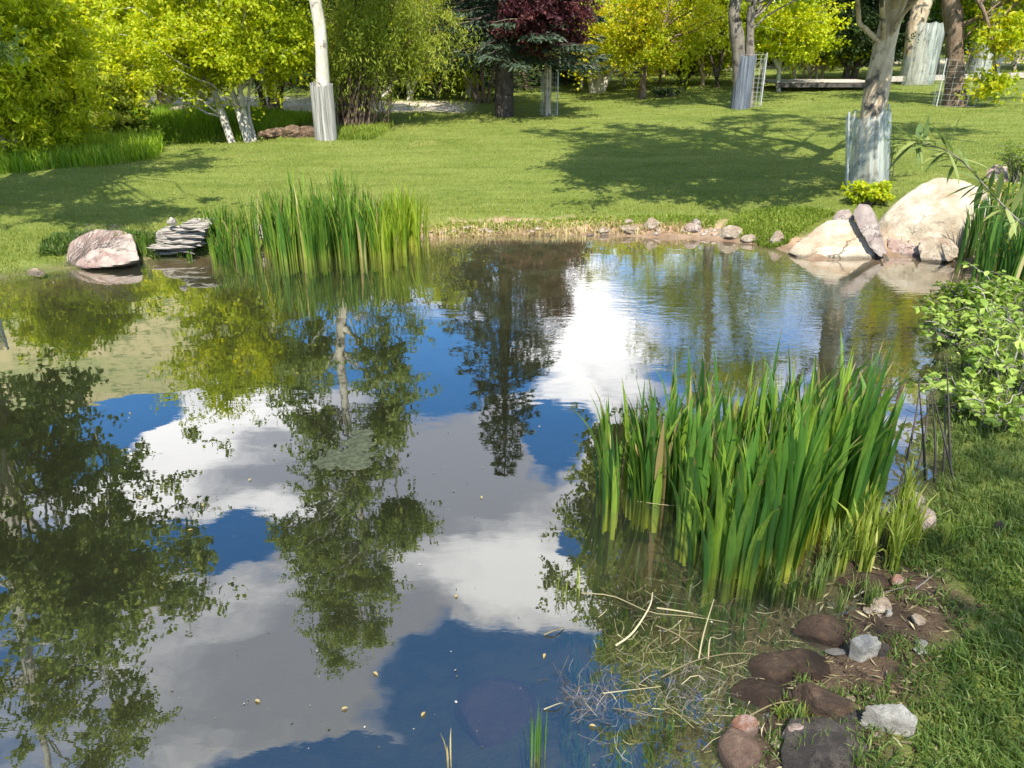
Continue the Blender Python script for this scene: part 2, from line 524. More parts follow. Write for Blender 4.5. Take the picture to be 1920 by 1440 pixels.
silt = n.new('ShaderNodeBsdfDiffuse', {'Color': (.13, .14, .09, 1)}).outputs[0]
body = n.new('ShaderNodeMixShader', {0: .06, 1: tr, 2: silt}).outputs[0]
finish(n, n.new('ShaderNodeMixShader', {0: fr, 1: body, 2: gl}).outputs[0], vol=vol)

# ------------------------------------------------------------------ mesh helpers


def make_mesh(name, verts, faces, mat, attrs=None, smooth=False):
    """verts Nx3; faces: array MxK or list of such arrays (K may differ)"""
    me = bpy.data.meshes.new(name)
    if isinstance(faces, np.ndarray):
        faces = [faces]
    faces = [f for f in faces if len(f)]
    verts = np.ascontiguousarray(verts, np.float32)
    me.vertices.add(len(verts))
    me.vertices.foreach_set('co', verts.ravel())
    loops = np.concatenate([f.ravel() for f in faces]).astype(np.int32)
    starts, s = [], 0
    for f in faces:
        k = f.shape[1]
        starts.append(s + np.arange(len(f)) * k)
        s += len(f) * k
    starts = np.concatenate(starts).astype(np.int32)
    me.loops.add(len(loops))
    me.loops.foreach_set('vertex_index', loops)
    me.polygons.add(len(starts))
    me.polygons.foreach_set('loop_start', starts)
    me.polygons.foreach_set('use_smooth', np.full(len(starts), bool(smooth)))
    me.update(calc_edges=True)
    for k, v in (attrs or {}).items():
        a = me.attributes.new(k, 'FLOAT', 'POINT')
        a.data.foreach_set('value', np.ascontiguousarray(v, np.float32))
    if mat:
        me.materials.append(MATS[mat])
    return me


class MB:
    def __init__(s):
        s.v, s.f, s.a, s.b, s.n = [], [], [], [], 0

    def add(s, v, f, rnd=0.5, ln=0.5):
        v = np.asarray(v, float)
        f = np.asarray(f, int)
        s.v.append(v)
        s.f.append(f + s.n)
        s.a.append(np.broadcast_to(np.asarray(rnd, float), (len(v),)))
        s.b.append(np.broadcast_to(np.asarray(ln, float), (len(v),)))
        s.n += len(v)

    def mesh(s, name, mat, smooth=False):
        by = {}
        for f in s.f:
            by.setdefault(f.shape[1], []).append(f)
        return make_mesh(name, np.concatenate(s.v), [np.concatenate(x) for x in by.values()], mat,
                         {'rnd': np.concatenate(s.a), 'len': np.concatenate(s.b)}, smooth)


def obj(name, me, parent=None, loc=None, kind=None, label=None, cat=None, group=None):
    o = bpy.data.objects.new(name, me)
    col.objects.link(o)
    if parent is not None:
        o.parent = parent
    if loc is not None:
        o.location = loc
    for k, v in (('kind', kind), ('label', label), ('category', cat), ('group', group)):
        if v:
            o[k] = v
    return o


def thing(name, label, cat, loc=(0, 0, 0), rz=0.0, group=None):
    o = obj(name, None, None, loc, None, label, cat, group)
    o.rotation_euler = (0, 0, rz)
    o.empty_display_size = .2
    return o


def tube(mb, pts, rad, sides=6, rnd=0.5, cap=True):
    pts = np.asarray(pts, float)
    k = len(pts)
    rad = np.broadcast_to(np.asarray(rad, float), (k,))
    t = np.gradient(pts, axis=0)
    t /= np.linalg.norm(t, axis=1)[:, None] + 1e-9
    ref = np.array((0., 0, 1)) if abs(t[0][2]) < .9 else np.array((1., 0, 0))
    a = np.cross(t, ref); a /= np.linalg.norm(a, axis=1)[:, None] + 1e-9
    b = np.cross(t, a)
    th = np.arange(sides) * 2 * math.pi / sides
    ring = pts[:, None, :] + rad[:, None, None] * (np.cos(th)[None, :, None] * a[:, None, :] + np.sin(th)[None, :, None] * b[:, None, :])
    v = ring.reshape(-1, 3)
    i = np.arange(k - 1)[:, None] * sides
    j = np.arange(sides)[None, :]
    j2 = (j + 1) % sides
    f = np.stack([i + j, i + j2, i + sides + j2, i + sides + j], -1).reshape(-1, 4)
    mb.add(v, f, rnd, np.repeat(np.linspace(0, 1, k), sides))


def curve(p0, p1, bend, n=6, wob=0.0, r=None):
    """points from p0 to p1 with a sideways/upwards offset at the middle"""
    r = r or rng
    p0, p1, bend = (np.asarray(x, float) for x in (p0, p1, bend))
    t = np.linspace(0, 1, n)[:, None]
    p = p0 + (p1 - p0) * t + bend * (4 * t * (1 - t))
    if wob:
        p[1:-1] += r.normal(0, wob, (n - 2, 3))
    return p


def smooth_path(ctrl, rads, n=14):
    ctrl = np.asarray(ctrl, float)
    m_ = len(ctrl)
    t = np.linspace(0, m_ - 1, n)
    out = []
    for tt in t:
        i = min(int(tt), m_ - 2); f = tt - i
        p0, p1, p2, p3 = ctrl[max(i - 1, 0)], ctrl[i], ctrl[i + 1], ctrl[min(i + 2, m_ - 1)]
        out.append(.5 * ((2 * p1) + (-p0 + p2) * f + (2 * p0 - 5 * p1 + 4 * p2 - p3) * f * f + (-p0 + 3 * p1 - 3 * p2 + p3) * f ** 3))
    return np.array(out), np.interp(t, np.arange(m_), rads)


def unit(a):
    return a / (np.linalg.norm(a, axis=-1, keepdims=True) + 1e-9)


def leaves(mb, c, size, rnd, aspect=.62, down=0.25, dirs=None, r=None):
    """four-cornered leaves at points c"""
    r = r or rng
    k = len(c)
    if dirs is None:
        d = unit(r.normal(0, 1, (k, 3)) + np.array((0, 0, -down)))
    else:
        d = unit(dirs)
    s = unit(np.cross(d, r.normal(0, 1, (k, 3))))
    size = np.broadcast_to(size, (k,))[:, None]
    nrm = np.cross(d, s)
    v = np.stack([c, c + d * size * .45 + s * size * aspect * .5 + nrm * size * .08, c + d * size, c + d * size * .5 - s * size * aspect * .5 + nrm * size * .08], 1).reshape(-1, 3)
    f = np.arange(k * 4).reshape(-1, 4)
    mb.add(v, f, np.repeat(rnd, 4), np.tile((0, .5, 1, .5), k))


# ------------------------------------------------------------------ ground, hill, water


def graded(lo, hi, flo, fhi, step, grow=1.09):
    mid_ = list(np.arange(flo, fhi, step))
    up_, s, x = [], step, mid_[-1]
    while x < hi:
        s *= grow; x += s; up_.append(x)
    dn, s, x = [], step, mid_[0]
    while x > lo:
        s *= grow; x -= s; dn.append(x)
    return np.array(dn[::-1] + mid_ + up_)


def grid_faces(nx, ny):
    i = np.arange(ny - 1)[:, None] * nx
    j = np.arange(nx - 1)[None, :]
    return np.stack([i + j, i + j + 1, i + nx + j + 1, i + nx + j], -1).reshape(-1, 4)


gx = graded(-420, 420, -7.5, 6.5, .05)
gy = graded(-120, 520, .5, 10.5, .045)
X, Y = np.meshgrid(gx, gy)
Z = land(X.ravel(), Y.ravel())
S = sdist(pond, X.ravel(), Y.ravel())
xr, yr = X.ravel(), Y.ravel()
S2 = sdist(stream, xr, yr)
mudmask = sstep(xr, .0, .8) * (1 - sstep(yr, 5.0, 6.2))
mudmask = np.maximum(mudmask, (1 - sstep(xr, -4.6, -3.2)) * (1 - sstep(yr, 7, 8)) * .8)
mudmask = np.maximum(mudmask, sstep(xr, 3.6, 4.2) * (1 - sstep(yr, 6.2, 7)))
bare = .22 + .10 * sstep(xr, -1.2, .2) * sstep(yr, 6, 7) - .34 * sstep(xr, 1.2, 1.5) * sstep(yr, 2.0, 2.5)*(1-sstep(yr,5.5,6)) - .30 * (1 - sstep(xr, -2.2, -1.2)) + .12 * mudmask
pathm = sstep(yr + .35 * fbm(xr * .5, yr * .5, oct=2), 16.7, 16.95) * (1 - sstep(yr + .35 * fbm(xr * .4 + 5, yr * .5, oct=2) + .12 * np.minimum(xr, 0), 18.4, 18.8)) * (1 - sstep(xr, -1.4, -.6))
pathm = np.maximum(pathm, sstep(yr + fbm(xr * .3, yr * .3, oct=2), 27, 27.6) * (1 - sstep(yr, 29, 30)) * sstep(xr, 2, 5) * .8)
gme = make_mesh('ground', np.stack([xr, yr, Z], 1), grid_faces(len(gx), len(gy)), 'ground',
                {'shore': np.minimum(S, S2), 'mud': mudmask, 'bare': bare, 'path': np.clip(pathm, 0, 1)}, True)
obj('ground', gme, kind='structure')

hx = np.linspace(-330, 330, 150)
hy = np.linspace(62, 420, 110)
HX, HY = np.meshgrid(hx, hy)
HX, HY = HX.ravel(), HY.ravel()
az = HX / HY
crest = 205 * np.interp(az, [-1.2, -.62, -.45, -.36, -.25, -.1, .1, .3, 1.2], [.52, .455, .43, .38, .27, .15, .09, .08, .10])
hz = crest * sstep(HY, 60, 200) * (1 + .06 * fbm(HX * .012, HY * .012)) + 2.5 * fbm(HX * .05, HY * .05) * sstep(HY, 70, 120) - 3 * (1 - sstep(HY, 62, 75))
obj('hill', make_mesh('hill', np.stack([HX, HY, hz], 1), grid_faces(150, 110), 'hill', None, True), kind='structure')


def water_body(name, x0, x1, y0, y1, top, depth):
    v = [(x, y, z) for z in (top - depth, top) for x, y in ((x0, y0), (x1, y0), (x1, y1), (x0, y1))]
    f = [(3, 2, 1, 0), (4, 5, 6, 7), (0, 1, 5, 4), (1, 2, 6, 5), (2, 3, 7, 6), (3, 0, 4, 7)]
    return obj(name, make_mesh(name, np.array(v, float), np.array(f), 'water'), kind='structure')


# the sheets run on under the banks, which cut their visible edge
water_body('pond_water', -14.4, 4.9, -.6, 8.6, 0.0, 1.7)
water_body('creek_water', -14.4, -3.8, 12.2, 15.7, 0.0, .6)

# ------------------------------------------------------------------ trees


def grow_tree(name, label, cat, base, trunks, crown, leaf, bark, n_clusters, n_leaves, leaf_size, group=None,
              cluster_r=.45, droop=.0, seed=1, twig=True, aspect=.62, flat=.6, branch_r=.018, bare_branches=0, shell=.55, low=None, clear=None):
    """base: point on the ground; trunks: list of (control points relative to base, radii);
    crown: list of (centre relative to base, radii, weight)"""
    r = np.random.default_rng(seed)
    root = thing(name, label, cat, base, 0, group)
    tb = MB()
    paths = []
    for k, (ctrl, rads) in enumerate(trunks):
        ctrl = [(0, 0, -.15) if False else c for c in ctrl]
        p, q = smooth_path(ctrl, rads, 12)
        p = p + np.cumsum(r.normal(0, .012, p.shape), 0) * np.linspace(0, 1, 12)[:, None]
        q = q * (1 + .06 * r.normal(0, 1, 12))
        q[0] *= 1.25
        mt = MB()
        tube(mt, p, q, 9)
        obj('trunk', mt.mesh('trunk', bark, True), root)
        paths.append((p, q))
    w = np.array([c[2] for c in crown], float); w /= w.sum()
    cc = []
    while len(cc) < n_clusters:
        k = r.choice(len(crown), p=w)
        c, rad, _ = crown[k]
        d = unit(r.normal(0, 1, 3)) * (shell + (1 - shell) * r.random()) * r.random() ** .12
        p = np.array(c) + d * np.array(rad)
        if low is not None and p[2] < low:
            continue
        if clear and clear[0] < p[2] < clear[1] and abs(p[0]) < clear[2] and p[1] < .15:
            continue
        cc.append(p)
    cc = np.array(cc)
    bb = MB()
    lm = MB()
    per = max(1, n_leaves // n_clusters)
    for ci, c in enumerate(cc):
        p, q = paths[r.integers(len(paths))] if len(paths) == 1 else paths[int(np.argmin([np.min(np.linalg.norm(pp[6:] - c, axis=1)) + r.random() * .8 for pp, _ in paths]))]
        hd = np.linalg.norm(p[:, :2] - c[:2], axis=1)
        want = c[2] - .55 * hd
        k = int(np.argmin(np.abs(p[:, 2] - want)))
        k = max(k, 3)
        if ci % 2 == 0 or n_clusters < 90:
            a = p[k]
            L = np.linalg.norm(c - a)
            bend = np.array((0, 0, .10 * L)) + r.normal(0, .05 * L, 3)
            pts = curve(a, c, bend, 7, .02 * L, r)
            r0 = min(q[k] * .55, branch_r * (.6 + L * .45))
            tube(bb, pts, np.linspace(r0, .004, 7), 5)
        # twigs of the cluster, leaves along them
        nt = 5
        ends = c + r.normal(0, cluster_r, (nt, 3)) * (1, 1, flat) - np.array((0, 0, droop)) * r.random((nt, 1))
        ts = r.integers(nt, size=per)
        u = r.random(per) ** .7
        pos = c + (ends[ts] - c) * u[:, None] * 1.1 + r.normal(0, cluster_r * .20, (per, 3)) * (1, 1, .7)
        if droop:
            pos[:, 2] -= droop * u ** 2 * r.random(per)
        if twig and ci % 3 == 0:
            for e in ends[:3]:
                tube(bb, curve(c, e, (0, 0, .03), 3), (.006, .003, .002), 3)
        rn = np.clip(r.normal(.5, .22, per) + r.normal(0, .16), 0, 1)
        leaves(lm, pos, leaf_size * (.7 + .6 * r.random(per)), rn, aspect, down=.3 + 2 * droop, r=r)
    for _ in range(bare_branches):
        p, q = paths[0]
        k = r.integers(4, 10)
        a = p[k]
        e = a + unit(r.normal(0, 1, 3) * (1, 1, .3)) * (.5 + r.random() * .9)
        tube(bb, curve(a, e, r.normal(0, .12, 3), 6, .03, r), np.linspace(.016, .004, 6), 4)
    if bb.n:
        obj('branches', bb.mesh('branches', bark, True), root, kind='stuff')
    if lm.n:
        obj('crown', lm.mesh('crown', leaf), root, kind='stuff')
    return root


def conifer(name, label, base, h, r0, zlow, trunk_r, seed, group=None, leaf='needles', dens=1.0, cat='spruce tree'):
    r = np.random.default_rng(seed)
    root = thing(name, label, cat, base, 0, group)
    t = MB()
    tube(t, [(0, 0, -.1), (.02, 0, h * .3), (-.02, .02, h * .65), (0, 0, h)], (trunk_r * 1.2, trunk_r, trunk_r * .55, .01), 9)
    obj('trunk', t.mesh('trunk', 'bark_dark', True), root)
    bb, lm = MB(), MB()
    z = zlow
    while z < h - .1:
        f = (z - zlow) / (h - zlow)
        R_ = r0 * (1 - f) ** .8 + .12
        for k in range(int(7 + 3 * (1 - f))):
            a = r.random() * 2 * math.pi
            L = R_ * (.75 + .4 * r.random())
            d = np.array((math.cos(a), math.sin(a), 0))
            s = np.array((-d[1], d[0], 0))
            drop = -.10 * L - .08 * (1 - f) * L
            n = 7
            tt = np.linspace(0, 1, n)
            p = np.array((0, 0, z)) + d * L * tt[:, None] + np.array((0, 0, 1.)) * (drop * tt * 1.6 - drop * .7 * tt ** 3)[:, None] + r.normal(0, .01, (n, 3))
            tube(bb, p, np.linspace(.018, .004, n) * (1.2 - .6 * f), 4)
            m_ = int(70 * dens * L / max(r0, .5)) + 10
            u = r.random(m_) ** .7
            side = (r.random(m_) - .5) * 2 * (.30 * L * (1.05 - u)) + r.normal(0, .02, m_)
            pos = np.stack([np.interp(u, tt, p[:, q]) for q in range(3)], 1) + s * side[:, None]
            pos[:, 2] -= np.abs(side) * .25 + r.random(m_) * .06
            dr = d * .8 + s * np.sign(side)[:, None] * .7 + np.array((0, 0, -.35)) + r.normal(0, .25, (m_, 3))
            leaves(lm, pos, .15 * (.7 + .6 * r.random(m_)), np.clip(r.normal(.45, .25, m_) + .35 * u - .2, 0, 1), .28, dirs=dr, r=r)
        z += .15 + .10 * f
    obj('branches', bb.mesh('branches', 'bark_dark', True), root, kind='stuff')
    obj('crown', lm.mesh('crown', leaf), root, kind='stuff')
    return root


def copy_tree(o, loc, label, rz=0, s=1.0):
    c = o.copy()
    col.objects.link(c)
    c.location = loc
    c.rotation_euler = (0, 0, rz)
    c.scale = (s, s, s)
    c['label'] = label
    for ch in o.children:
        d = ch.copy()
        col.objects.link(d)
        d.parent = c
    return c


def rel(base, pts):
    return [tuple(np.array(p) - np.array(base)) for p in pts]


# --- the tall pale poplar in the middle of the pond's mirror
b = ground(612, 262)
yA = b[1]
ctrl = rel(b, [b - (0, 0, .1), at(606, 175, yA), at(603, 90, yA), at(592, 0, yA)]) + [(-.15, 0, 3.4), (-.02, 0, 5.5), (.05, 0, 8.0), (.0, 0, 10.3)]
E = lambda u, v, ru, rv, w, Yd=None: (tuple(mirror(u, v, (Yd or yA)) - b), (ru / 98., ru / 98. * .9, rv / 88.), w)
grow_tree('poplar_tree', 'tall pale-barked poplar standing in a grey board guard, its trunk mirrored in the pond', 'tree', b,
          [(ctrl, (.135, .115, .10, .09, .08, .065, .04, .01)), ([(0.0, 0, 2.6), (.45, .1, 3.3), (.75, .1, 4.4), (.7, 0, 6.0), (.75, 0, 7.2)], (.05, .045, .035, .02, .008))],
          [E(585, 690, 75, 80, 1.0), E(735, 690, 70, 90, 1.3), E(600, 800, 60, 60, .9), E(715, 800, 62, 60, 1.1), E(655, 885, 100, 55, 1.5), E(600, 1000, 115, 75, 2.2), E(740, 980, 80, 70, 1.6), E(680, 1080, 85, 70, 1.6), E(600, 1080, 70, 70, 1.3),
           E(640, 1160, 62, 60, 1.0), E(695, 1180, 45, 50, .6), E(628, 1225, 18, 40, .35), E(560, 740, 60, 40, .3)],
          'leaf_aspen', 'bark_pale', 320, 56000, .070, seed=11, clear=(2.4, 5.0, .20), cluster_r=.22, flat=.8, shell=.2, bare_branches=5)

# --- clump of leaning pale trunks
b = ground(462, 284)
yB = b[1]
tr4 = []
for (us, rr) in (([(442, 286), (420, 225), (398, 165), (372, 90), (330, -30)], .07), ([(470, 282), (447, 215), (428, 150), (420, 60), (415, -60)], .06),
                 ([(476, 280), (455, 200), (446, 130), (443, 40), (470, -80)], .055), ([(486, 275), (474, 245), (466, 190), (480, 110), (510, 0)], .035)):
    tr4.append((rel(b, [at(u, v, yB + .1 * i) - (0, 0, .05 if i == 0 else 0) for i, (u, v) in enumerate(us)]), [rr, rr * .9, rr * .75, rr * .55, rr * .25]))
P = lambda u, v, rx, ry, rz, w, dy=0: (tuple(at(u, v, b[1] + dy) - b), (rx, ry, rz), w)
M_ = lambda u, v, rx, ry, rz, w, dy=0: (tuple(mirror(u, v, b[1] + dy) - b), (rx, ry, rz), w)
grow_tree('clump_tree', 'spreading yellow-green tree on four leaning pale trunks at the lawn edge by the creek', 'tree', b, tr4,
          [P(330, 80, 1.3, 1.2, .85, 1.6), P(480, 60, 1.0, 1.2, .9, 1.3), P(400, -40, 1.9, 1.6, 1.0, 2), M_(430, 640, 1.1, 1.3, .8, 1.4), M_(430, 720, .95, 1.1, .65, 1.1), M_(520, 680, .8, 1.0, .7, .8), P(250, 120, .8, .9, .5, .5), P(410, 110, .7, .5, .35, .6), P(530, 90, .5, .6, .5, .5)],
          'leaf_spring', 'bark_pale', 300, 64000, .066, seed=12, cluster_r=.30, shell=.25, low=.75)


def simple(u, v, label, leaf, bark, trunk_px, tr_r, crown, ncl, nl, ls, seed, name='park_tree', group=None, cat='tree', lowv=128, **kw):
    """trunk_px: list of pixel poly-lines; crown: (u, v, rx, ry, rz, weight) at the trunk's depth; v may lie above the frame"""
    b = ground(u, v)
    trs = []
    for line in trunk_px:
        pts = [at(a, c, b[1]) for a, c in line]
        pts[0] = pts[0] - np.array((0, 0, .08))
        n = len(pts)
        trs.append((rel(b, pts), list(np.linspace(tr_r, tr_r * .35, n))))
    cr = [(tuple(at(c[0], c[1], b[1]) - b), (c[2], c[3], c[4]), c[5]) for c in crown]
    kw.setdefault('low', float((at(u, lowv, b[1]) - b)[2]) + .25)
    return grow_tree(name, label, cat, b, trs, cr, leaf, bark, ncl, nl, ls, group, seed=seed, **kw)


# --- trees behind the creek, from one side of the picture to the other
simple(520, 206, 'dark crooked trees on black trunks standing behind the pale leaning clump', 'leaf_green', 'bark_dark',
       [[(512, 210), (506, 170), (500, 120), (500, 20)], [(520, 210), (524, 170), (535, 110), (560, 0)], [(498, 208), (488, 165), (470, 110)]], .09,
       [(500, 40, 1.9, 1.2, 1.1, 1), (560, 30, 1.4, 1.2, 1.1, 1), (440, -40, 2.0, 1.4, 1.2, 1), (560, 100, .8, .8, .4, .4)], 130, 22950, .074, 21, cluster_r=.35, lowv=135)
simple(300, 205, 'broad yellow-green tree whose skirts hang over the white rocks beyond the creek', 'leaf_spring', 'bark_grey',
       [[(300, 210), (300, 150), (290, 60), (285, -60)], [(306, 210), (330, 150), (350, 60)]], .09,
       [(270, 60, 1.9, 1.3, 1.3, 2), (200, 20, 1.6, 1.2, 1.4, 1.5), (330, 20, 1.8, 1.3, 1.3, 1.5), (270, 130, 1.5, 1.0, .55, 1), (280, -120, 2.0, 1.5, 1.2, 1.2)], 170, 32400, .078, 22, cluster_r=.35, lowv=185)
simple(662, 238, 'weeping willow with hanging yellow-green strands above a thicket of brown stems', 'leaf_olive', 'bark_brown',
       [[(650, 240), (655, 170), (665, 100), (670, 0)], [(662, 240), (668, 180), (690, 90), (700, -20)], [(675, 236), (684, 190), (700, 120), (730, 30)], [(640, 238), (636, 180), (630, 110)]], .06,
       [(690, 60, 1.3, 1.0, .9, 1.5), (640, 40, .8, 1.0, .9, .8), (750, 30, 1.1, 1.0, .9, 1.2), (700, -80, 1.7, 1.3, 1.0, 1.5), (660, 110, .5, .6, .4, .5)], 150, 24000, .085, 23,
       name='willow_tree', cat='willow', aspect=.25, droop=.45, cluster_r=.28, lowv=150)
simple(770, 188, 'small tree with one bent white trunk behind the gravel walk', 'leaf_spring', 'bark_pale',
       [[(768, 190), (771, 165), (784, 145), (800, 110), (810, 40)], [(770, 168), (764, 140), (768, 110), (760, 40)]], .085,
       [(780, 60, 1.1, 1.0, .9, 1.2), (820, 20, 1.0, 1.0, 1.0, 1), (760, 0, 1.4, 1.2, 1.0, 1), (790, 100, .7, .6, .35, .4), (800, -120, 1.6, 1.3, 1.0, 1)], 100, 20250, .080, 24, cluster_r=.33, droop=.15, lowv=130)
simple(712, 182, 'two short pale stems leaning apart beside the willow thicket', 'leaf_olive', 'bark_pale',
       [[(700, 186), (705, 150), (700, 100), (690, 20)], [(716, 185), (724, 150), (726, 110), (735, 40)], [(722, 178), (740, 145), (742, 120)]], .07,
       [(720, 60, 1.2, 1.0, .9, 1), (700, -30, 1.5, 1.3, 1.0, 1)], 60, 10800, .078, 25, cluster_r=.35)
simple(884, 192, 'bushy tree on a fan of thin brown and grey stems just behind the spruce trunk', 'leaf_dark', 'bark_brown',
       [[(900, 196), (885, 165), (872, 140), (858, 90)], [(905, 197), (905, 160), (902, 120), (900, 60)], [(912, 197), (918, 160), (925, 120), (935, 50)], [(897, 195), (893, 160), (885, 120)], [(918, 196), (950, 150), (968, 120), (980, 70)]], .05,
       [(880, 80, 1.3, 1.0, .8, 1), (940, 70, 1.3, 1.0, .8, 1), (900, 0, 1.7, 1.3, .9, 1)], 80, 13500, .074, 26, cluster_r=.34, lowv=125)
simple(876, 186, 'thin fallen-apart sapling with two stems in the dark beneath the conifers', 'leaf_dark', 'bark_grey',
       [[(822, 178), (815, 160), (806, 140)], [(822, 178), (826, 155), (838, 138)]], .035, [(820, 110, .6, .6, .35, 1)], 14, 900, .08, 27, low=.5)
simple(878, 184, 'knotty cream stump-like tree beside the bushy stems', 'leaf_lime', 'bark_pale',
       [[(873, 186), (876, 165), (868, 150)], [(876, 186), (880, 165), (884, 150)]], .075, [(872, 150, .35, .35, .2, 1)], 10, 600, .08, 28, low=.1)
conifer('spruce_tree', 'tall blue-green spruce with a dark bare lower trunk and drooping feathery boughs', ground(945, 218), 7.6, 1.7, 1.3, .16, 31)
b = ground(1027, 216)
grow_tree('plum_tree', 'purple-leaved plum tree on a slim pale trunk inside a wire guard', 'tree', b,
          [(rel(b, [b - (0, 0, .1), at(1026, 150, b[1]), at(1027, 90, b[1]), at(1025, 20, b[1])]) + [(0, 0, 3.3)], (.075, .07, .06, .05, .02))],
          [((-.05, -.7, 2.0), (.68, .7, .85), 2), ((-.4, -.9, 1.65), (.5, .6, .5), 1), ((.4, -.5, 1.8), (.45, .6, .5), 1), ((0, -.2, 3.0), (.65, .7, .6), 1)],
          'leaf_plum', 'bark_grey', 120, 19000, .070, seed=32, cluster_r=.20, low=.85)

simple(1120, 174, 'golden-leaved tree forked into two whitish trunks beyond the plum tree', 'leaf_yellow', 'bark_pale',
       [[(1117, 176), (1122, 150), (1128, 110), (1135, 40)], [(1124, 175), (1135, 155), (1150, 130), (1165, 60)], [(1112, 174), (1108, 150), (1100, 110)]], .11,
       [(1120, 60, 1.3, 1.1, .85, 1.3), (1160, 30, 1.4, 1.2, 1.0, 1.3), (1180, 90, .9, .9, .5, .7), (1120, -50, 1.3, 1.2, .9, .8)], 80, 14850, .080, 33, cluster_r=.33, droop=.2)
simple(1205, 186, 'golden-leaved tree with a single straight brown trunk in the open lawn', 'leaf_yellow', 'bark_brown',
       [[(1204, 188), (1206, 150), (1206, 90), (1212, 0)], [(1206, 120), (1225, 80), (1250, 20)]], .10,
       [(1200, 40, 1.3, 1.1, .8, 1.3), (1270, 20, 1.3, 1.1, .8, 1.2), (1240, 90, .8, .9, .4, .6), (1210, -70, 1.7, 1.4, 1.1, 1.4), (1150, 60, .9, .9, .6, .6)], 80, 14850, .074, 34, cluster_r=.32, droop=.25)
simple(1278, 158, 'low yellow and orange tinged tree with thin dark stems near the dark hollow', 'leaf_yellow', 'bark_dark',
       [[(1276, 160), (1274, 130), (1280, 90), (1285, 20)], [(1279, 160), (1296, 138), (1310, 110)]], .06,
       [(1290, 90, 1.2, 1.0, .75, 1), (1330, 110, .9, .9, .55, .8), (1280, 30, 1.4, 1.2, .9, 1)], 60, 9450, .080, 35, cluster_r=.33, droop=.15)
b = ground(1388, 203)
grow_tree('guarded_tree', 'old grey tree with a second pale stem, dark board guard and bleached dead boughs', 'tree', b,
          [(rel(b, [b - (0, 0, .1), at(1386, 120, b[1]), at(1382, 60, b[1]), at(1380, 0, b[1])]) + [(-.1, 0, 3.5), (0, 0, 5.2)], (.13, .13, .125, .12, .09, .03)),
           (rel(b, [b + (.18, .1, -.1), at(1406, 130, b[1] + .1), at(1408, 70, b[1] + .1), at(1416, 0, b[1] + .1)]) + [(.5, .1, 3.6)], (.10, .09, .08, .07, .03))],
          [((0, 0, 3.9), (1.9, 1.6, 1.3), 2), ((-.9, 0, 2.7), (.9, .8, .6), .7), ((.9, .2, 2.6), (1.0, .9, .7), .8), ((.2, 0, 5.2), (1.4, 1.3, 1.0), 1)],
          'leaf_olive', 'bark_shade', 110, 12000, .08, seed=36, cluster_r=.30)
simple(1460, 172, 'bright yellow-green small tree with a pale post-like trunk by the dark deck', 'leaf_lime', 'bark_pale',
       [[(1460, 174), (1460, 130), (1462, 90), (1460, 30)], [(1460, 120), (1445, 90), (1438, 60)]], .055,
       [(1450, 80, 1.0, .9, .6, 1), (1490, 60, .9, .9, .65, 1), (1460, 0, 1.2, 1.1, .9, 1)], 70, 12150, .080, 37, cluster_r=.30)
simple(1545, 150, 'bright small tree with several slanting thin stems behind the deck', 'leaf_lime', 'bark_grey',
       [[(1540, 152), (1545, 120), (1552, 90), (1560, 40)], [(1532, 152), (1530, 120), (1525, 80)], [(1510, 152), (1506, 120), (1500, 90)], [(1520, 152), (1516, 120), (1512, 80)]], .045,
       [(1530, 70, 1.4, 1.0, .75, 1), (1580, 80, 1.0, .9, .6, .8), (1500, 30, 1.4, 1.1, .9, 1)], 80, 13500, .086, 38, cluster_r=.33)
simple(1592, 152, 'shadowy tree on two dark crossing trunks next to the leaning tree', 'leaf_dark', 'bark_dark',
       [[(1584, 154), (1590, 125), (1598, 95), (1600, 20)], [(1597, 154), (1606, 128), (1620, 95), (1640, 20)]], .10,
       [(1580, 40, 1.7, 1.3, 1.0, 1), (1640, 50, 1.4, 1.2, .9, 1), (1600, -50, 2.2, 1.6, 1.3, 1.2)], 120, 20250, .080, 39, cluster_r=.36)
b = ground(1717, 158)
grow_tree('guarded_tree', 'grey tree in a rounded clear plastic guard standing high on the lawn', 'tree', b,
          [(rel(b, [b - (0, 0, .1), at(1717, 90, b[1]), at(1722, 30, b[1])]) + [(.1, 0, 3.5), (.2, 0, 5.5)], (.27, .24, .20, .15, .04)),
           (rel(b, [at(1722, 60, b[1]), at(1735, 0, b[1])]) + [(1.2, 0, 4.5)], (.09, .08, .03))],
          [((0, 0, 4.0), (2.3, 2.0, 1.3), 2), ((-1.2, 0, 2.9), (1.2, 1.0, .7), .7), ((1.2, 0, 3.1), (1.2, 1, .7), .8), ((0, 0, 6), (1.8, 1.6, 1.2), 1)],
          'leaf_dark', 'bark_grey', 120, 15000, .10, seed=40, cluster_r=.36)
b = ground(1792, 198)
grow_tree('park_tree', 'dark-trunked golden-leaved tree with a low hanging bough, a thin wire guard round its foot', 'tree', b,
          [(rel(b, [b - (0, 0, .1), at(1790, 120, b[1]), at(1788, 40, b[1]), at(1786, -30, b[1])]) + [(.1, 0, 3.6), (.2, 0, 5.4)], (.20, .17, .155, .14, .11, .04)),
           (rel(b, [at(1790, -20, b[1]), at(1835, 0, b[1] - .4), at(1862, 80, b[1] - .5), at(1862, 125, b[1] - .5)]), (.05, .04, .02, .008))],
          [((.9, -.4, 2.3), (.95, .6, .5), 1.6), (tuple(at(1862, 140, b[1] - .5) - b), (.35, .3, .18), .5), (tuple(at(1880, 50, b[1] - .5) - b), (.45, .4, .4), .8), ((-.6, 0, 2.6), (1.1, .9, .5), .8), ((.1, 0, 4.0), (1.7, 1.6, 1.1), 1.5)],
          'leaf_yellow', 'bark_brown', 110, 12000, .085, seed=41, cluster_r=.22, droop=.15)
b = ground(1833, 150)
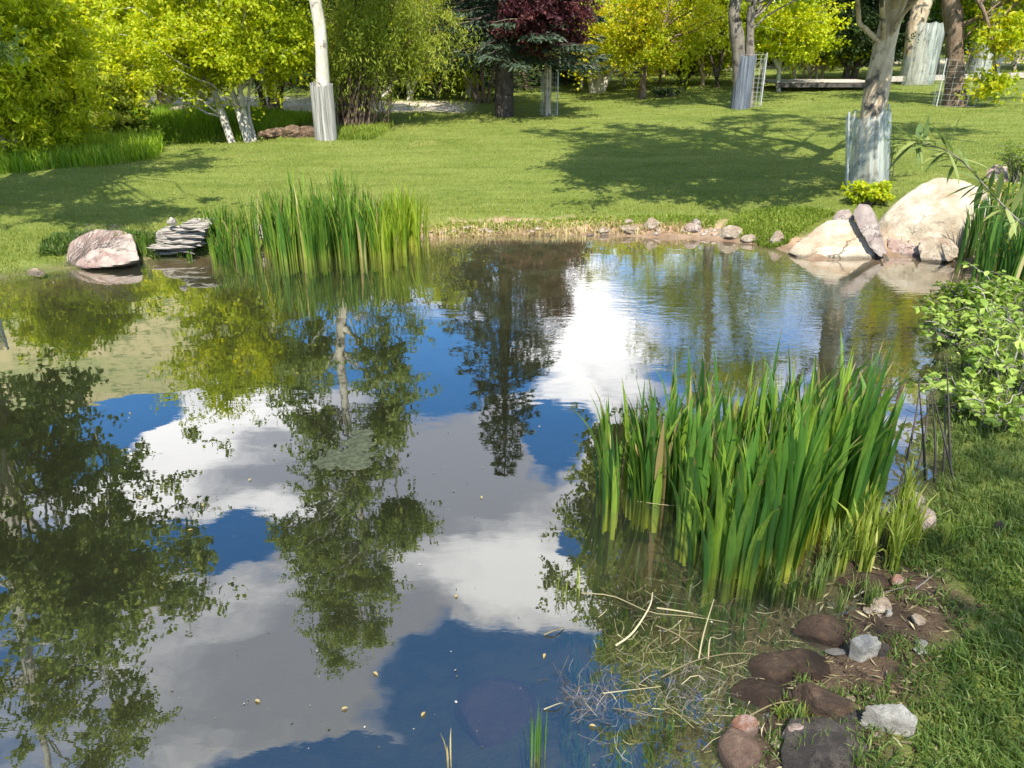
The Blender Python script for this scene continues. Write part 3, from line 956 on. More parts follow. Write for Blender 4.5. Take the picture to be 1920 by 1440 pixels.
grow_tree('guarded_tree', 'smaller grey tree in a clear guard half hidden behind the dark-trunked tree', 'tree', b,
          [([(0, 0, -.1), (0, 0, 1.0), (.05, 0, 2.4), (.1, 0, 4.0)], (.20, .17, .13, .05))],
          [((0, 0, 3.9), (1.8, 1.6, 1.2), 1), ((.6, 0, 2.7), (1.3, 1.2, .7), 1)], 'leaf_green', 'bark_grey', 70, 8000, .10, seed=42, cluster_r=.36)

# --- the leaning pale tree by the boulders, crown over the pond
b = ground(1622, 352)
yR = b[1]
ctrl = rel(b, [b - (0, 0, .12), at(1626, 275, yR), at(1636, 200, yR), at(1650, 110, yR), at(1668, 30, yR), at(1690, -60, yR)]) + [(.55, .05, 3.4), (.25, .1, 4.8), (-.1, .1, 6.6), (-.3, .1, 8.2)]
ER = lambda u, v, ru, rv, w, dy=-.8: (tuple(mirror(u, v, yR + dy) - b), (ru / 145., ru / 145. * .9, rv / 130.), w)
grow_tree('leaning_tree', 'leaning mottled pale tree rising from a clear plastic guard beside the large cream boulder', 'tree', b,
          [(ctrl, (.14, .138, .13, .12, .108, .10, .09, .07, .045, .02)), ([(.3, .0, 2.4), (-.3, 0, 3.1), (-1.3, -.1, 3.7), (-2.2, -.2, 4.1)], (.07, .06, .04, .015)), ([(.35, .0, 2.9), (.9, .1, 3.6), (1.6, .1, 4.6)], (.07, .05, .015))],
          [ER(1120, 970, 80, 70, .8), ER(1260, 950, 120, 70, 1.4), ER(1430, 950, 150, 90, 1.4), ER(1220, 1080, 130, 80, 1.3), ER(1400, 1100, 170, 100, 1.4), ER(1180, 1210, 100, 70, .9),
           ER(1300, 1260, 140, 80, 1.1), ER(1450, 1250, 150, 90, 1), ER(1250, 1370, 150, 70, 1.0), ER(1400, 1400, 150, 80, 1), ER(1580, 850, 130, 70, .8), ER(1250, 1180, 200, 80, 1.3, -1.4), ER(1420, 1250, 200, 80, 1.3, -1.6), ER(1150, 1000, 120, 60, .8, -.7), ((-.9, 2.2, 3.9), (1.8, 1.2, .8), 1.5), ((-1.0, -1.2, 2.9), (1.7, 1.3, .6), 3.4), ((-2.1, -.2, 3.0), (1.0, 1.3, .45), 1.5), ((-1.6, -.2, 3.6), (1.5, 1.2, .6), 2), ((1.7, .5, 5.6), (1.6, 1.4, 1.1), 2.2), ((1.2, .7, 7.4), (1.5, 1.3, 1.0), 1.5), ((2.6, .6, 4.6), (1.1, 1.2, .7), 1.2), ((-2.5, 1.0, 5.6), (1.1, 1.1, .8), 1), ((-2.7, -.9, 2.6), (.8, .8, .35), 1.2), ((-1.5, -1.9, 2.6), (1.7, .8, .4), 3.0)],
          'leaf_aspen', 'bark_grey', 540, 104000, .068, seed=13, cluster_r=.21, flat=.8, shell=.2, bare_branches=4, low=2.1)

# --- tree on the near side of the lawn whose crown fills one side of the mirror
b = np.array((-5.75, 7.75, gz(-5.75, 7.75)))
EL = lambda u, v, ru, rv, w, dy=0: (tuple(mirror(u, v, 7.75 + dy) - b), (ru / 150., ru / 150. * .9, rv / 135.), w)
grow_tree('shore_tree', 'large pale tree seen only as a broad dark reflection and as shade on the lawn', 'tree', b,
          [([(0, 0, -.1), (-.02, 0, 1.2), (-.15, 0, 2.6), (-.5, 0, 4.5), (-.75, 0, 6.5), (-.9, 0, 8.5)], (.13, .12, .11, .09, .06, .02)),
           ([(-.2, 0, 2.9), (.35, 0, 4.6), (.3, 0, 6.6)], (.06, .045, .02)), ([(-.4, 0, 3.6), (.7, -.1, 4.3), (1.8, -.1, 4.7)], (.045, .035, .010))],
          [EL(60, 780, 120, 70, 1.3), EL(150, 700, 50, 40, .4), EL(130, 880, 110, 80, 1.5), EL(200, 990, 130, 70, 1.6), EL(340, 1050, 80, 40, .7), EL(120, 1080, 150, 90, 1.6), EL(370, 1130, 50, 20, .25),
           EL(180, 1180, 110, 80, 1.2), EL(100, 1290, 160, 90, 1.5), EL(240, 1330, 90, 60, .9), EL(180, 1430, 150, 60, 1.2), EL(-60, 1000, 120, 120, .8), EL(-60, 1300, 120, 120, .8), ((.6, 1.0, 3.1), (1.7, 1.2, .6), 1.2), ((.4, -1.5, 2.9), (1.8, 1.3, .5), 4.6), EL(90, 700, 60, 30, .7), ((1.9, -1.8, 2.8), (1.1, .7, .35), 1.5), ((1.5, -2.0, 2.9), (1.0, .9, .4), 1.6), EL(60, 730, 90, 40, .9), EL(160, 690, 60, 30, .4)],
          'leaf_aspen', 'bark_pale', 330, 52000, .064, seed=14, cluster_r=.19, flat=.8, shell=.15, bare_branches=6, low=1.45)

# --- bushy willows on the creek's near bank


def multi_stem(name, label, cat, base, h, rx, n_stems, leaf, bark, ncl, nl, ls, seed, group=None, lean=.25, low=.15, **kw):
    r = np.random.default_rng(seed)
    trs = []
    for k in range(n_stems):
        a = r.random() * 6.28; d = np.array((math.cos(a), math.sin(a) * .8, 0)) * rx * .35 * r.random()
        top = d * (1 + lean * 3 * r.random()) + np.array((0, 0, h * (.7 + .25 * r.random())))
        trs.append(([tuple(d * .6 + (0, 0, -.08)), tuple(d * .8 + (0, 0, h * .35)), tuple(top)], (.03 + .02 * r.random(), .025, .008)))
    cr = [((0, 0, h * .30), (rx * .9, rx * .8, h * .30), 1.1), ((0, 0, h * .55), (rx, rx * .85, h * .32), 1.3), ((rx * .15, 0, h * .8), (rx * .75, rx * .7, h * .25), 1)]
    return grow_tree(name, label, cat, base, trs, cr, leaf, bark, ncl, nl, ls, group, seed=seed, low=low, branch_r=.008, **kw)


gp = 'willow bushes along the creek bank'
multi_stem('willow_bush', 'yellow-green willow bush at the creek, cut by the picture edge', 'bush', ground(25, 300), 2.3, 1.0, 8, 'leaf_spring', 'bark_grey', 120, 20000, .085, 51, gp, cluster_r=.24, droop=.1, aspect=.38)
multi_stem('willow_bush', 'middle willow bush at the creek with pale grey stems showing through', 'bush', ground(110, 292), 2.2, .85, 8, 'leaf_spring', 'bark_grey', 110, 17000, .085, 52, gp, cluster_r=.22, droop=.1, aspect=.38)
multi_stem('willow_bush', 'darker rounded willow bush standing over the mouth of the creek', 'bush', ground(196, 286), 1.75, .75, 7, 'leaf_olive', 'bark_brown', 85, 11000, .075, 53, gp, cluster_r=.20)
multi_stem('willow_bush', 'low dense olive bush tucked behind the darker rounded willow', 'bush', ground(232, 276), 1.1, .5, 5, 'leaf_green', 'bark_brown', 40, 5000, .07, 54, gp, cluster_r=.18)
multi_stem('tall_shrub', 'tall olive-green tree behind the willow bushes, under the hill', 'tree', at(60, 200, 18) * (1, 1, 0) + (0, 0, .5), 3.8, 2.0, 6, 'leaf_olive', 'bark_grey', 120, 18900, .086, 55, None, cluster_r=.4)
multi_stem('tall_shrub', 'lime-green rounded tree between the willow bushes and the leaning clump', 'tree', at(185, 200, 16.5) * (1, 1, 0) + (0, 0, .5), 3.0, 1.3, 6, 'leaf_spring', 'bark_grey', 110, 17550, .080, 56, None, cluster_r=.35)

# --- brown stems under the weeping willow
b = ground(665, 240)
r = np.random.default_rng(60)
root = thing('stem_thicket', 'thicket of bare brown shrub stems under the weeping willow', 'shrub', b)
mb = MB()
for k in range(170):
    a = r.normal(0, .22, 2) * (1, .8)
    e = a + r.normal(0, .22, 2) + (.10, 0)
    tube(mb, curve((a[0], a[1], -.03), (e[0], e[1], .6 + .8 * r.random()), (r.normal(0, .06), 0, 0), 5), np.linspace(.011, .004, 5), 4, r.random())
obj('stems', mb.mesh('stems', 'bark_brown'), root, kind='stuff')

# --- rows beyond, shared meshes
gpc = 'dark conifers closing the park'
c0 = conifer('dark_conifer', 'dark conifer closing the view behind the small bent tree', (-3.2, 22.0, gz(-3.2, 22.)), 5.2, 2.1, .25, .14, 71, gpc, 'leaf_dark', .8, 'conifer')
spots = [(-5.3, 22.6, .95, 'dark conifer behind the weeping willow'), (-.9, 22.0, .85, 'dark conifer filling the gap beside the spruce'), (1.3, 24.5, .9, 'dark conifer behind the purple plum tree'),
         (-8.3, 30, 1.0, 'dark conifer behind the black-trunked trees'), (3.0, 32, .8, 'dark conifer behind the golden twin-trunk tree'), (10.4, 29, 1.05, 'dark conifer beyond the leaning tree'),
         (7.8, 33, .8, 'dark conifer in the gap over the deck'), (13.2, 31, 1.0, 'dark conifer behind the high guarded tree'), (-2.1, 24, 1.1, 'dark conifer deeper in the row behind the bent tree'), (17.5, 33, 1.0, 'dark conifer at the far corner of the upper lawn'), (5.2, 27, .95, 'dark conifer behind the straight brown trunk'), (8.6, 29.5, .95, 'dark conifer behind the bright tree at the deck'), (11.6, 27, .8, 'dark conifer just beyond the rail'), (-7.2, 24.5, 1.0, 'dark conifer beyond the black-trunked trees, nearer the creek')]
for i, (x, y, s, l) in enumerate(spots):
    copy_tree(c0, (x, y, gz(x, y) - .05), l, i * 1.3, s)
gpd = 'leafy trees in the far rows of the park'
d0 = multi_stem('far_tree', 'leafy green tree in the far row behind the broad yellow-green tree', 'tree', (-9.0, 23.0, .6), 5.4, 2.2, 5, 'leaf_green', 'bark_brown', 120, 15000, .12, 72, gpd, low=.9, cluster_r=.45)
d1 = multi_stem('far_tree', 'yellow-green tree in the far row over the rocks', 'tree', (-6.0, 24.0, .6), 4.8, 2.0, 4, 'leaf_spring', 'bark_grey', 110, 13000, .12, 73, gpd, low=1.0, cluster_r=.42)
d2 = multi_stem('far_tree', 'golden tree in the far row behind the single brown trunk', 'tree', (4.4, 25.0, .75), 4.6, 1.9, 3, 'leaf_yellow', 'bark_grey', 100, 12000, .12, 74, gpd, low=1.1, cluster_r=.40)
more = [(d0, -13.5, 22, 1.1, 'leafy green tree in the far row at the foot of the hill'), (d1, -11.6, 19.5, .9, 'yellow-green tree behind the willow bushes'), (d0, -1.9, 23.5, .75, 'leafy green tree behind the bent white trunk'),
        (d0, 7.0, 27.5, 1.0, 'leafy green tree behind the dark board guard'), (d1, 9.3, 25.5, .85, 'yellow-green tree beyond the deck'), (d2, 13.5, 24.5, .9, 'golden tree behind the high guarded tree'),
        (d1, 16.5, 27, 1.0, 'yellow-green tree at the end of the long rail'), (d0, 12.0, 28.5, 1.1, 'leafy green tree behind the leaning tree'), (d2, 2.4, 28, .9, 'golden tree far behind the plum tree'),
        (d0, 15.2, 23, .9, 'leafy green tree beside the long rail'), (d1, 5.7, 24.0, .7, 'small yellow-green tree near the dark hollow'), (d0, -16.5, 26, 1.2, 'leafy green tree highest on the slope by the hill')]
for i, (src, x, y, s, l) in enumerate(more):
    copy_tree(src, (x, y, gz(x, y) - .05), l, i * 2.1, s)

# --- slim trees scattered through the far lawn
gs_ = 'slim trees scattered beyond the lawn'
for k, (u, v_, lf, bk, l) in enumerate([
    (735, 176, 'leaf_dark', 'bark_grey', 'slim shaded tree between the bent white trunk and the willow'), (842, 172, 'leaf_dark', 'bark_grey', 'slim shaded tree just past the bent white trunk'),
    (985, 168, 'leaf_dark', 'bark_brown', 'slim brown tree in the gap between spruce and plum'), (1062, 160, 'leaf_green', 'bark_dark', 'slim dark tree between the plum and the forked golden tree'),
    (1090, 166, 'leaf_olive', 'bark_pale', 'slim pale tree touching the forked golden tree'), (1172, 160, 'leaf_yellow', 'bark_pale', 'slim pale tree between the two golden trees'),
    (1240, 158, 'leaf_green', 'bark_brown', 'slim brown tree past the straight brown trunk'), (1318, 160, 'leaf_lime', 'bark_grey', 'slim grey tree just before the bleached dead boughs'),
    (1348, 164, 'leaf_olive', 'bark_dark', 'slim black-stemmed tree just before the dark guard'), (1432, 158, 'leaf_green', 'bark_pale', 'slim pale tree just after the wire cage'),
    (1492, 152, 'leaf_lime', 'bark_grey', 'slim grey tree over the middle of the deck'), (1662, 146, 'leaf_dark', 'bark_dark', 'slim dark tree behind the rail past the leaning tree'),
    (1760, 146, 'leaf_green', 'bark_grey', 'slim grey tree between the high guarded tree and the dark trunk'), (1870, 142, 'leaf_lime', 'bark_pale', 'slim pale tree over the rail by the low golden bough'), (1905, 140, 'leaf_olive', 'bark_grey', 'slim grey tree at the very end of the rail')]):
    rr_ = random.uniform(-14, 14)
    simple(u, v_, l, lf, bk, [[(u, v_ + 2), (u + rr_ * .4, v_ - 30), (u + rr_, v_ - 70), (u + rr_ * .5, v_ - 150)], [(u + rr_ * .3, v_ - 25), (u - rr_ - 8, v_ - 60), (u - rr_ * 1.6 - 12, v_ - 110)]], .055,
           [(u, v_ - 95, 1.0, .9, .55, 1), (u + 10, v_ - 170, 1.2, 1.0, .8, 1)], 42, 5200, .095, 800 + k, name='slim_tree', group=gs_, lowv=v_ - 52, cluster_r=.30)

# ------------------------------------------------------------------ tree guards


def guard(label, base, h, rx, ry, mat, rz=0, posts=2, group='guards round the park trees', n=20, open_front=False, wires=0, wave=.012):
    root = thing('tree_guard', label, 'tree guard', base, rz, group)
    r = np.random.default_rng(int(abs(base[0]) * 1000) % 9999)
    if mat != 'wire':
        mb = MB()
        rows = 7
        th = np.linspace(0, 2 * math.pi, n + 1)
        v = []
        for j in range(rows):
            z = h * j / (rows - 1)
            w = 1 + wave * r.normal(0, 1, n + 1) * .5 + wave * math.sin(j * 1.7)
            w[-1] = w[0]
            zt = z + (.02 * r.normal(0, 1, n + 1) if j == rows - 1 else 0)
            v.append(np.stack([np.cos(th) * rx * w, np.sin(th) * ry * w, np.full(n + 1, 0.) + zt - .03], 1))
        v = np.concatenate(v)
        f = grid_faces(n + 1, rows)
        me = mb
        me.add(v, f)
        o = obj('sheet', me.mesh('sheet', mat, mat == 'guard_sheet'), root)
        md = o.modifiers.new('thick', 'SOLIDIFY')
        md.thickness = .006 if mat == 'guard_sheet' else .02
    if wires:
        mb = MB()
        th = np.linspace(0, 2 * math.pi, 22)
        for z in np.linspace(.02, h, wires):
            tube(mb, np.stack([np.cos(th) * rx, np.sin(th) * ry, np.full(22, z)], 1), .0016, 3)
        for a in np.linspace(0, 2 * math.pi, 17)[:-1]:
            tube(mb, [(math.cos(a) * rx, math.sin(a) * ry, -.03), (math.cos(a) * rx, math.sin(a) * ry, h)], .0016, 3)
        obj('wire_mesh', mb.mesh('wire_mesh', 'wire'), root)
    for k in range(posts):
        a = math.pi * 2 * k / max(posts, 1) + .25
        mb = MB()
        tube(mb, [(math.cos(a) * rx * 1.05, math.sin(a) * ry * 1.05, -.1), (math.cos(a) * rx * 1.05, math.sin(a) * ry * 1.05, h * 1.03)], .011, 6)
        obj('post', mb.mesh('post', 'wire'), root)
    return root


def pxm(p):   # pixels per metre at a point
    return F / (p[1] * math.cos(PITCH) + (HC - p[2]) * math.sin(PITCH))


p = ground(612, 262)
# the poplar's guard: separate weathered boards stood on end round the trunk
root = thing('tree_guard', 'ring of weathered grey boards stood on end round the pale poplar', 'tree guard', p, 0, 'guards round the park trees')
for k in range(13):
    a = k / 13 * 2 * math.pi + .1
    mb = MB()
    hh_ = .80 + .06 * random.random()
    w_, t_ = .037, .010
    ca, sa = math.cos(a), math.sin(a)
    cx_, cy_ = ca * .165, sa * .16
    v = [(cx_ - sa * w_ * i + ca * t_ * j, cy_ + ca * w_ * i + sa * t_ * j, z) for z in (-.05, hh_) for i, j in ((-1, -1), (1, -1), (1, 1), (-1, 1))]
    mb.add(v, [(3, 2, 1, 0), (4, 5, 6, 7), (0, 1, 5, 4), (1, 2, 6, 5), (2, 3, 7, 6), (3, 0, 4, 7)])
    obj('board', mb.mesh('board', 'guard_wood'), root)
p = ground(1616, 356)
gr_ = guard('clear rippled plastic guard round the foot of the leaning tree', p, .84, .225, .21, 'guard_sheet', 0, 2)
gr_.rotation_euler = (0, -R(9), 0)
gr_.location.x += .05
p = ground(1387, 203)
guard('dark grey weathered guard wrapped round the old tree in the lawn', p, .98, .185, .20, 'guard_dark', 0, 0)
p = ground(1402, 200)
guard('fine wire cage beside the dark guard, round the pale second stem', p, .95, .26, .2, 'wire', 0, 2, wires=12)
p = ground(1717, 158)
guard('tall rounded clear guard on the tree high on the lawn', p, 1.35, .40, .36, 'guard_sheet', 0, 0)
p = ground(1833, 150)
guard('small clear guard on the tree half hidden behind the dark trunk', p, 1.2, .27, .25, 'guard_sheet', 0, 0)
p = ground(1792, 199)
guard('thin wire cage round the dark-trunked golden tree', p, .80, .40, .36, 'wire', 0, 2, wires=9)
p = ground(1029, 216)
guard('slim wire cage with pale posts round the plum tree', p, .78, .17, .16, 'wire', 0, 3, wires=10)
guard('clear guard round the large shore tree, seen in the mirror', np.array((-5.75, 7.75, gz(-5.75, 7.75))), 1.1, .24, .25, 'guard_sheet', 0, 2)

# --- a tree behind the viewpoint: only its broken shade on the near bank is seen
grow_tree('shade_tree', 'tree on the near bank whose broken shade falls over the iris and the lawn grass', 'tree', np.array((3.4, -3.4, gz(3.4, -3.4))),
          [([(0, 0, -.1), (-.1, .1, 2.0), (-.3, .2, 4.5), (-.4, .3, 7.0)], (.16, .14, .11, .03))],
          [((-1.2, .8, 5.6), (1.9, 1.6, 1.2), 1), ((-.6, .0, 7.2), (1.6, 1.5, 1.2), .8), ((.4, 1.4, 5.8), (1.6, 1.5, 1.2), 1)],
          'leaf_aspen', 'bark_grey', 48, 6800, .075, seed=15, cluster_r=.34, flat=.8, shell=.2)

# ------------------------------------------------------------------ stones
import bmesh


def ico(sub):
    bm = bmesh.new()
    bmesh.ops.create_icosphere(bm, subdivisions=sub, radius=1.0)
    v = np.array([x.co[:] for x in bm.verts]); f = np.array([[y.index for y in x.verts] for x in bm.faces])
    bm.free()
    return v, f


ICO = {k: ico(k) for k in (3, 4, 5, 6)}


def rock_mesh(name, mat, dims, seed, cuts=13, depth=.60, noise=.10, sub=4, tilt=None, shear=(0, 0), rough=.02, smooth=False):
    r = np.random.default_rng(seed)
    v, f = ICO[sub]
    v = v.copy()
    v *= (1 + noise * 1.6 * fbm(v[:, 0] * 1.1 + seed, v[:, 1] * 1.1, v[:, 2] * 1.1 + seed, 3))[:, None]
    for _ in range(cuts):
        nrm = unit(r.normal(0, 1, 3))
        o_ = depth + .16 * r.random()
        d = v @ nrm - o_ * (1 if abs(nrm[2]) < .8 else 1.1)
        v = v - np.maximum(d, 0)[:, None] * nrm * .93
    v *= (1 + noise * .5 * fbm(v[:, 0] * 4 + seed, v[:, 1] * 4, v[:, 2] * 4, 4))[:, None]
    v += unit(v) * (rough * fbm(v[:, 0] * 13, v[:, 1] * 13 + seed, v[:, 2] * 13, 3))[:, None]
    v[:, 0] += v[:, 2] * shear[0]; v[:, 1] += v[:, 2] * shear[1]
    v *= np.array(dims)
    return make_mesh(name, v, f, mat, None, smooth)


def rock(label, mat, u0, u1, vtop, vbase, seed, depth_ratio=.8, dz=None, sink=.25, rz=0, cat='rock', group=None, name='rock', dy=None, onw=None, **kw):
    """a stone that fills the pixel box u0..u1, vtop..vbase and stands on the ground (or pond bed) there"""
    b = ground((u0 + u1) / 2, vbase) if onw is None else onz((u0 + u1) / 2, vbase, onw)
    s = pxm(b)
    wx = (u1 - u0) / s / 2
    # height seen: vertical extent plus what its depth adds
    wy = wx * depth_ratio
    ang = math.atan2(HC - b[2], b[1])
    hpx = (vbase - vtop) / s
    H_ = max((hpx - 2 * wy * math.sin(ang) * .55) / math.cos(ang), hpx * .45)
    hz_ = H_ / (2 - sink * 2 + .0) * 1.0
    if dz is None:
        dz = -.45 * H_ if mat in ('stone_brown', 'stone_dark', 'stone_wet_tan') else 0.0
    c = b + np.array((0, wy * .8, H_ - hz_ * 1.0 + dz))
    o = obj(name, rock_mesh(name, mat, (wx * 1.22, wy * 1.18, hz_ * 1.15), seed, **kw), None, c, None, label, cat, group)
    o.rotation_euler = (0, 0, rz)
    return o


# boulders by the leaning tree
def boulder_px(label, mat, u, vt, vb, halfw_px, Yd, depth, seed, base_z=-.15, **kw):
    top = at(u, vt, Yd + depth * .2)
    s = F / (Yd * math.cos(PITCH) + 1.6 * math.sin(PITCH))
    zt = top[2]
    hz_ = (zt - base_z) / 2
    x = at(u, (vt + vb) / 2, Yd)[0]
    o = obj('boulder', rock_mesh('boulder', mat, (halfw_px / s, depth, hz_), seed, **kw), None, (x, Yd + depth * .45, base_z + hz_), None, label, 'boulder', 'boulders piled at the water by the leaning tree')
    return o


def hull_rock(label, mat, pts, seed, noise=.03, sub=5, group=None, name='boulder', cat='boulder', rough=.012, rel_to=None):
    """stone drawn from corner points: their hull, rounded and roughened"""
    P_ = np.array(pts, float)
    c = P_.mean(0)
    v, f = ICO[sub]
    # support function of the hull in every direction, softened
    dots = v @ (P_ - c).T
    k = 26.0 / max(dots.max(), 1e-6)
    # ray from the centre to the hull: smallest of plane hits, planes taken from scipy-free hull via bmesh
    bm = bmesh.new()
    for p_ in P_:
        bm.verts.new(p_)
    bmesh.ops.convex_hull(bm, input=bm.verts)
    bm.normal_update()
    N_ = np.array([x.normal[:] for x in bm.faces]); D_ = np.array([x.calc_center_median()[:] for x in bm.faces])
    bm.free()
    off = np.einsum('ij,ij->i', N_, D_ - c)
    sgn = np.sign(off); N_ = N_ * sgn[:, None]; off = np.abs(off)
    den = v @ N_.T
    t = np.where(den > 1e-4, off[None, :] / np.maximum(den, 1e-4), 1e9)
    tm = t.min(1)
    soft = (np.sum(np.minimum(1 / t, 1e6) ** 40, 1)) ** (-1 / 40)
    rad = np.minimum(tm, soft)
    v2 = v * rad[:, None]
    q = v2 * 2.5
    v2 = v2 + v * (noise * fbm(q[:, 0] + seed, q[:, 1], q[:, 2], 4) + rough * fbm(q[:, 0] * 6, q[:, 1] * 6 + seed, q[:, 2] * 6, 3))[:, None]
    me = make_mesh(name, v2, f, mat, None, False)
    return obj(name, me, None, tuple(c), None, label, cat, group)


gb = 'boulders piled at the water by the leaning tree'
A_ = at
# big dome
hull_rock('largest cream boulder, a smooth dome with rust stains, standing over the stacked smaller ones', 'stone_cream',
          [A_(1600, 480, 7.0), A_(1655, 420, 7.1), A_(1672, 383, 7.3), A_(1720, 350, 7.4), A_(1755, 333, 7.5), A_(1800, 334, 7.5), A_(1845, 352, 7.4), A_(1872, 400, 7.2), A_(1880, 490, 6.9), A_(1780, 490, 6.75), A_(1665, 490, 6.85),
           A_(1700, 420, 6.9), A_(1790, 400, 6.85), A_(1620, 440, 8.0), A_(1760, 345, 8.1), A_(1860, 380, 8.1), A_(1700, 500, 8.3), A_(1880, 490, 8.3)], 3, .035, 6, gb)
hull_rock('wedge-shaped cream boulder sloping down into the water, crossed by dark cracks', 'stone_cream',
          [A_(1474, 474, 6.83), A_(1500, 450, 6.92), A_(1532, 425, 6.98), A_(1556, 412, 7.01), A_(1596, 412, 6.98), A_(1618, 430, 6.86), A_(1640, 478, 6.70), A_(1600, 492, 6.64), A_(1545, 496, 6.61), A_(1490, 484, 6.70), A_(1550, 520, 6.67), A_(1640, 500, 6.73),
           A_(1530, 430, 7.23), A_(1610, 425, 7.23), A_(1490, 480, 7.10)], 5, .03, 5, gb)
hull_rock('upright grey-rose slab wedged between the dome and the cream wedge', 'stone_grey',
          [A_(1598, 396, 6.92), A_(1612, 382, 6.95), A_(1630, 384, 6.95), A_(1642, 402, 6.92), A_(1650, 440, 6.73), A_(1664, 474, 6.64), A_(1652, 484, 6.61), A_(1634, 470, 6.64), A_(1610, 430, 6.76), A_(1600, 410, 6.86), A_(1620, 390, 7.17), A_(1650, 470, 6.98)], 8, .02, 5, gb)
hull_rock('small pale stone with a dark hollow on top of the cream wedge', 'stone_grey',
          [A_(1560, 410, 7.04), A_(1572, 396, 7.07), A_(1592, 393, 7.07), A_(1602, 410, 7.01), A_(1598, 424, 6.95), A_(1570, 418, 6.98), A_(1585, 400, 7.23), A_(1565, 412, 7.20)], 9, .015, 4, gb)
hull_rock('low pinkish block below the dome at the waterline', 'stone_rose',
          [A_(1664, 444, 6.95), A_(1700, 440, 6.95), A_(1728, 444, 6.95), A_(1730, 482, 6.75), A_(1666, 484, 6.75), A_(1670, 500, 6.8), A_(1730, 500, 6.8), A_(1680, 448, 7.3), A_(1725, 448, 7.3)], 10, .015, 4, gb)
hull_rock('pale block shadow-striped by iris leaves at the water', 'stone_tan',
          [A_(1722, 452, 6.75), A_(1740, 442, 6.8), A_(1785, 446, 6.75), A_(1800, 470, 6.6), A_(1795, 490, 6.5), A_(1725, 486, 6.6), A_(1730, 500, 6.6), A_(1790, 450, 7.1), A_(1735, 450, 7.1)], 11, .02, 4, gb)
hull_rock('wet tan ledge at the toe of the cream wedge', 'stone_tan',
          [A_(1640, 482, 6.75), A_(1662, 474, 6.8), A_(1668, 488, 6.6), A_(1645, 496, 6.6), A_(1650, 500, 6.7), A_(1655, 480, 7.0), A_(1640, 486, 6.9)], 12, .01, 4, gb)
hull_rock('grey-lilac stone half behind the small dark bush above the dome', 'stone_rose',
          [A_(1850, 318, 8.6), A_(1868, 306, 8.7), A_(1890, 312, 8.7), A_(1892, 345, 8.4), A_(1848, 345, 8.4), A_(1860, 318, 9.0), A_(1890, 320, 9.0), A_(1870, 360, 8.8)], 13, .02, 4, gb)

# across the pond
hull_rock('rounded rose and grey boulder cloaked in dry creeping twigs on the far bank', 'stone_rose',
          [A_(121, 500, 6.43), A_(122, 478, 6.48), A_(132, 455, 6.58), A_(158, 436, 6.68), A_(182, 429, 6.73), A_(206, 437, 6.73), A_(228, 430, 6.73), A_(250, 438, 6.68), A_(260, 462, 6.53), A_(264, 487, 6.38), A_(225, 498, 6.28), A_(160, 506, 6.28),
           A_(140, 460, 7.08), A_(250, 455, 7.08), A_(125, 515, 6.68), A_(262, 505, 6.68), A_(150, 500, 7.18), A_(250, 500, 7.18), A_(190, 470, 6.38)], 21, .035, 6, None)
rock('small pale stone in the mud strip beyond the rose boulder', 'stone_tan', 44, 80, 501, 518, 22, .7, sub=3)
rock('flat low stone at the foot of the rose boulder', 'stone_rose', 108, 165, 503, 516, 23, .7, sub=3, dz=-.01)
gs = 'stones along the far shore'
for i, (u0, u1, vt, vb, mt, l) in enumerate([
    (1118, 1148, 424, 437, 'stone_tan', 'pale stone at the shore, first of the row coming from the iris'),
    (1160, 1202, 421, 438, 'stone_tan', 'smooth oblong cream stone at the waterline'),
    (1208, 1236, 408, 431, 'stone_tan', 'tall rough stone just behind the oblong cream one'),
    (1228, 1242, 426, 434, 'stone_rose', 'tiny round stone beside the tall rough one'),
    (1286, 1318, 418, 437, 'stone_rose', 'rosy stone with a dark hollow under it in the bare earth'),
    (1300, 1314, 410, 424, 'stone_grey', 'small upright stone behind the rosy one'),
    (1352, 1396, 421, 450, 'stone_tan', 'largest domed stone of the shore row below the green bank'),
    (1394, 1424, 439, 455, 'stone_tan', 'wedge stone leaning on the largest domed one'),
    (1420, 1444, 449, 458, 'stone_brown', 'flat brown sliver between the wedge stone and the upright block'),
    (1445, 1469, 435, 459, 'stone_tan', 'upright blocky stone next to the boulder pile'),
    (1168, 1188, 411, 421, 'stone_tan', 'half-buried cream stone up in the grass above the shore'),
    (1124, 1142, 437, 443, 'stone_tan', 'flat wet stone touching the water at the bare shore')]):
    rock(l, mt, u0, u1, vt, vb, 200 + i, .75, group=gs, sub=4 if u1 - u0 > 25 else 3, noise=.12)
for i in range(26):
    u = 800 + random.random() * 660
    rv = 430 + random.random() * 14 + (u > 1350) * 12
    w = 5 + random.random() * 8
    rock('pebble in the bare earth of the far shore', random.choice(('stone_tan', 'stone_rose', 'stone_tan')), u - w, u + w, rv - w * .7, rv, 300 + i, .8, group='pebbles in the bare far shore', sub=3, name='pebble', cat='pebble')

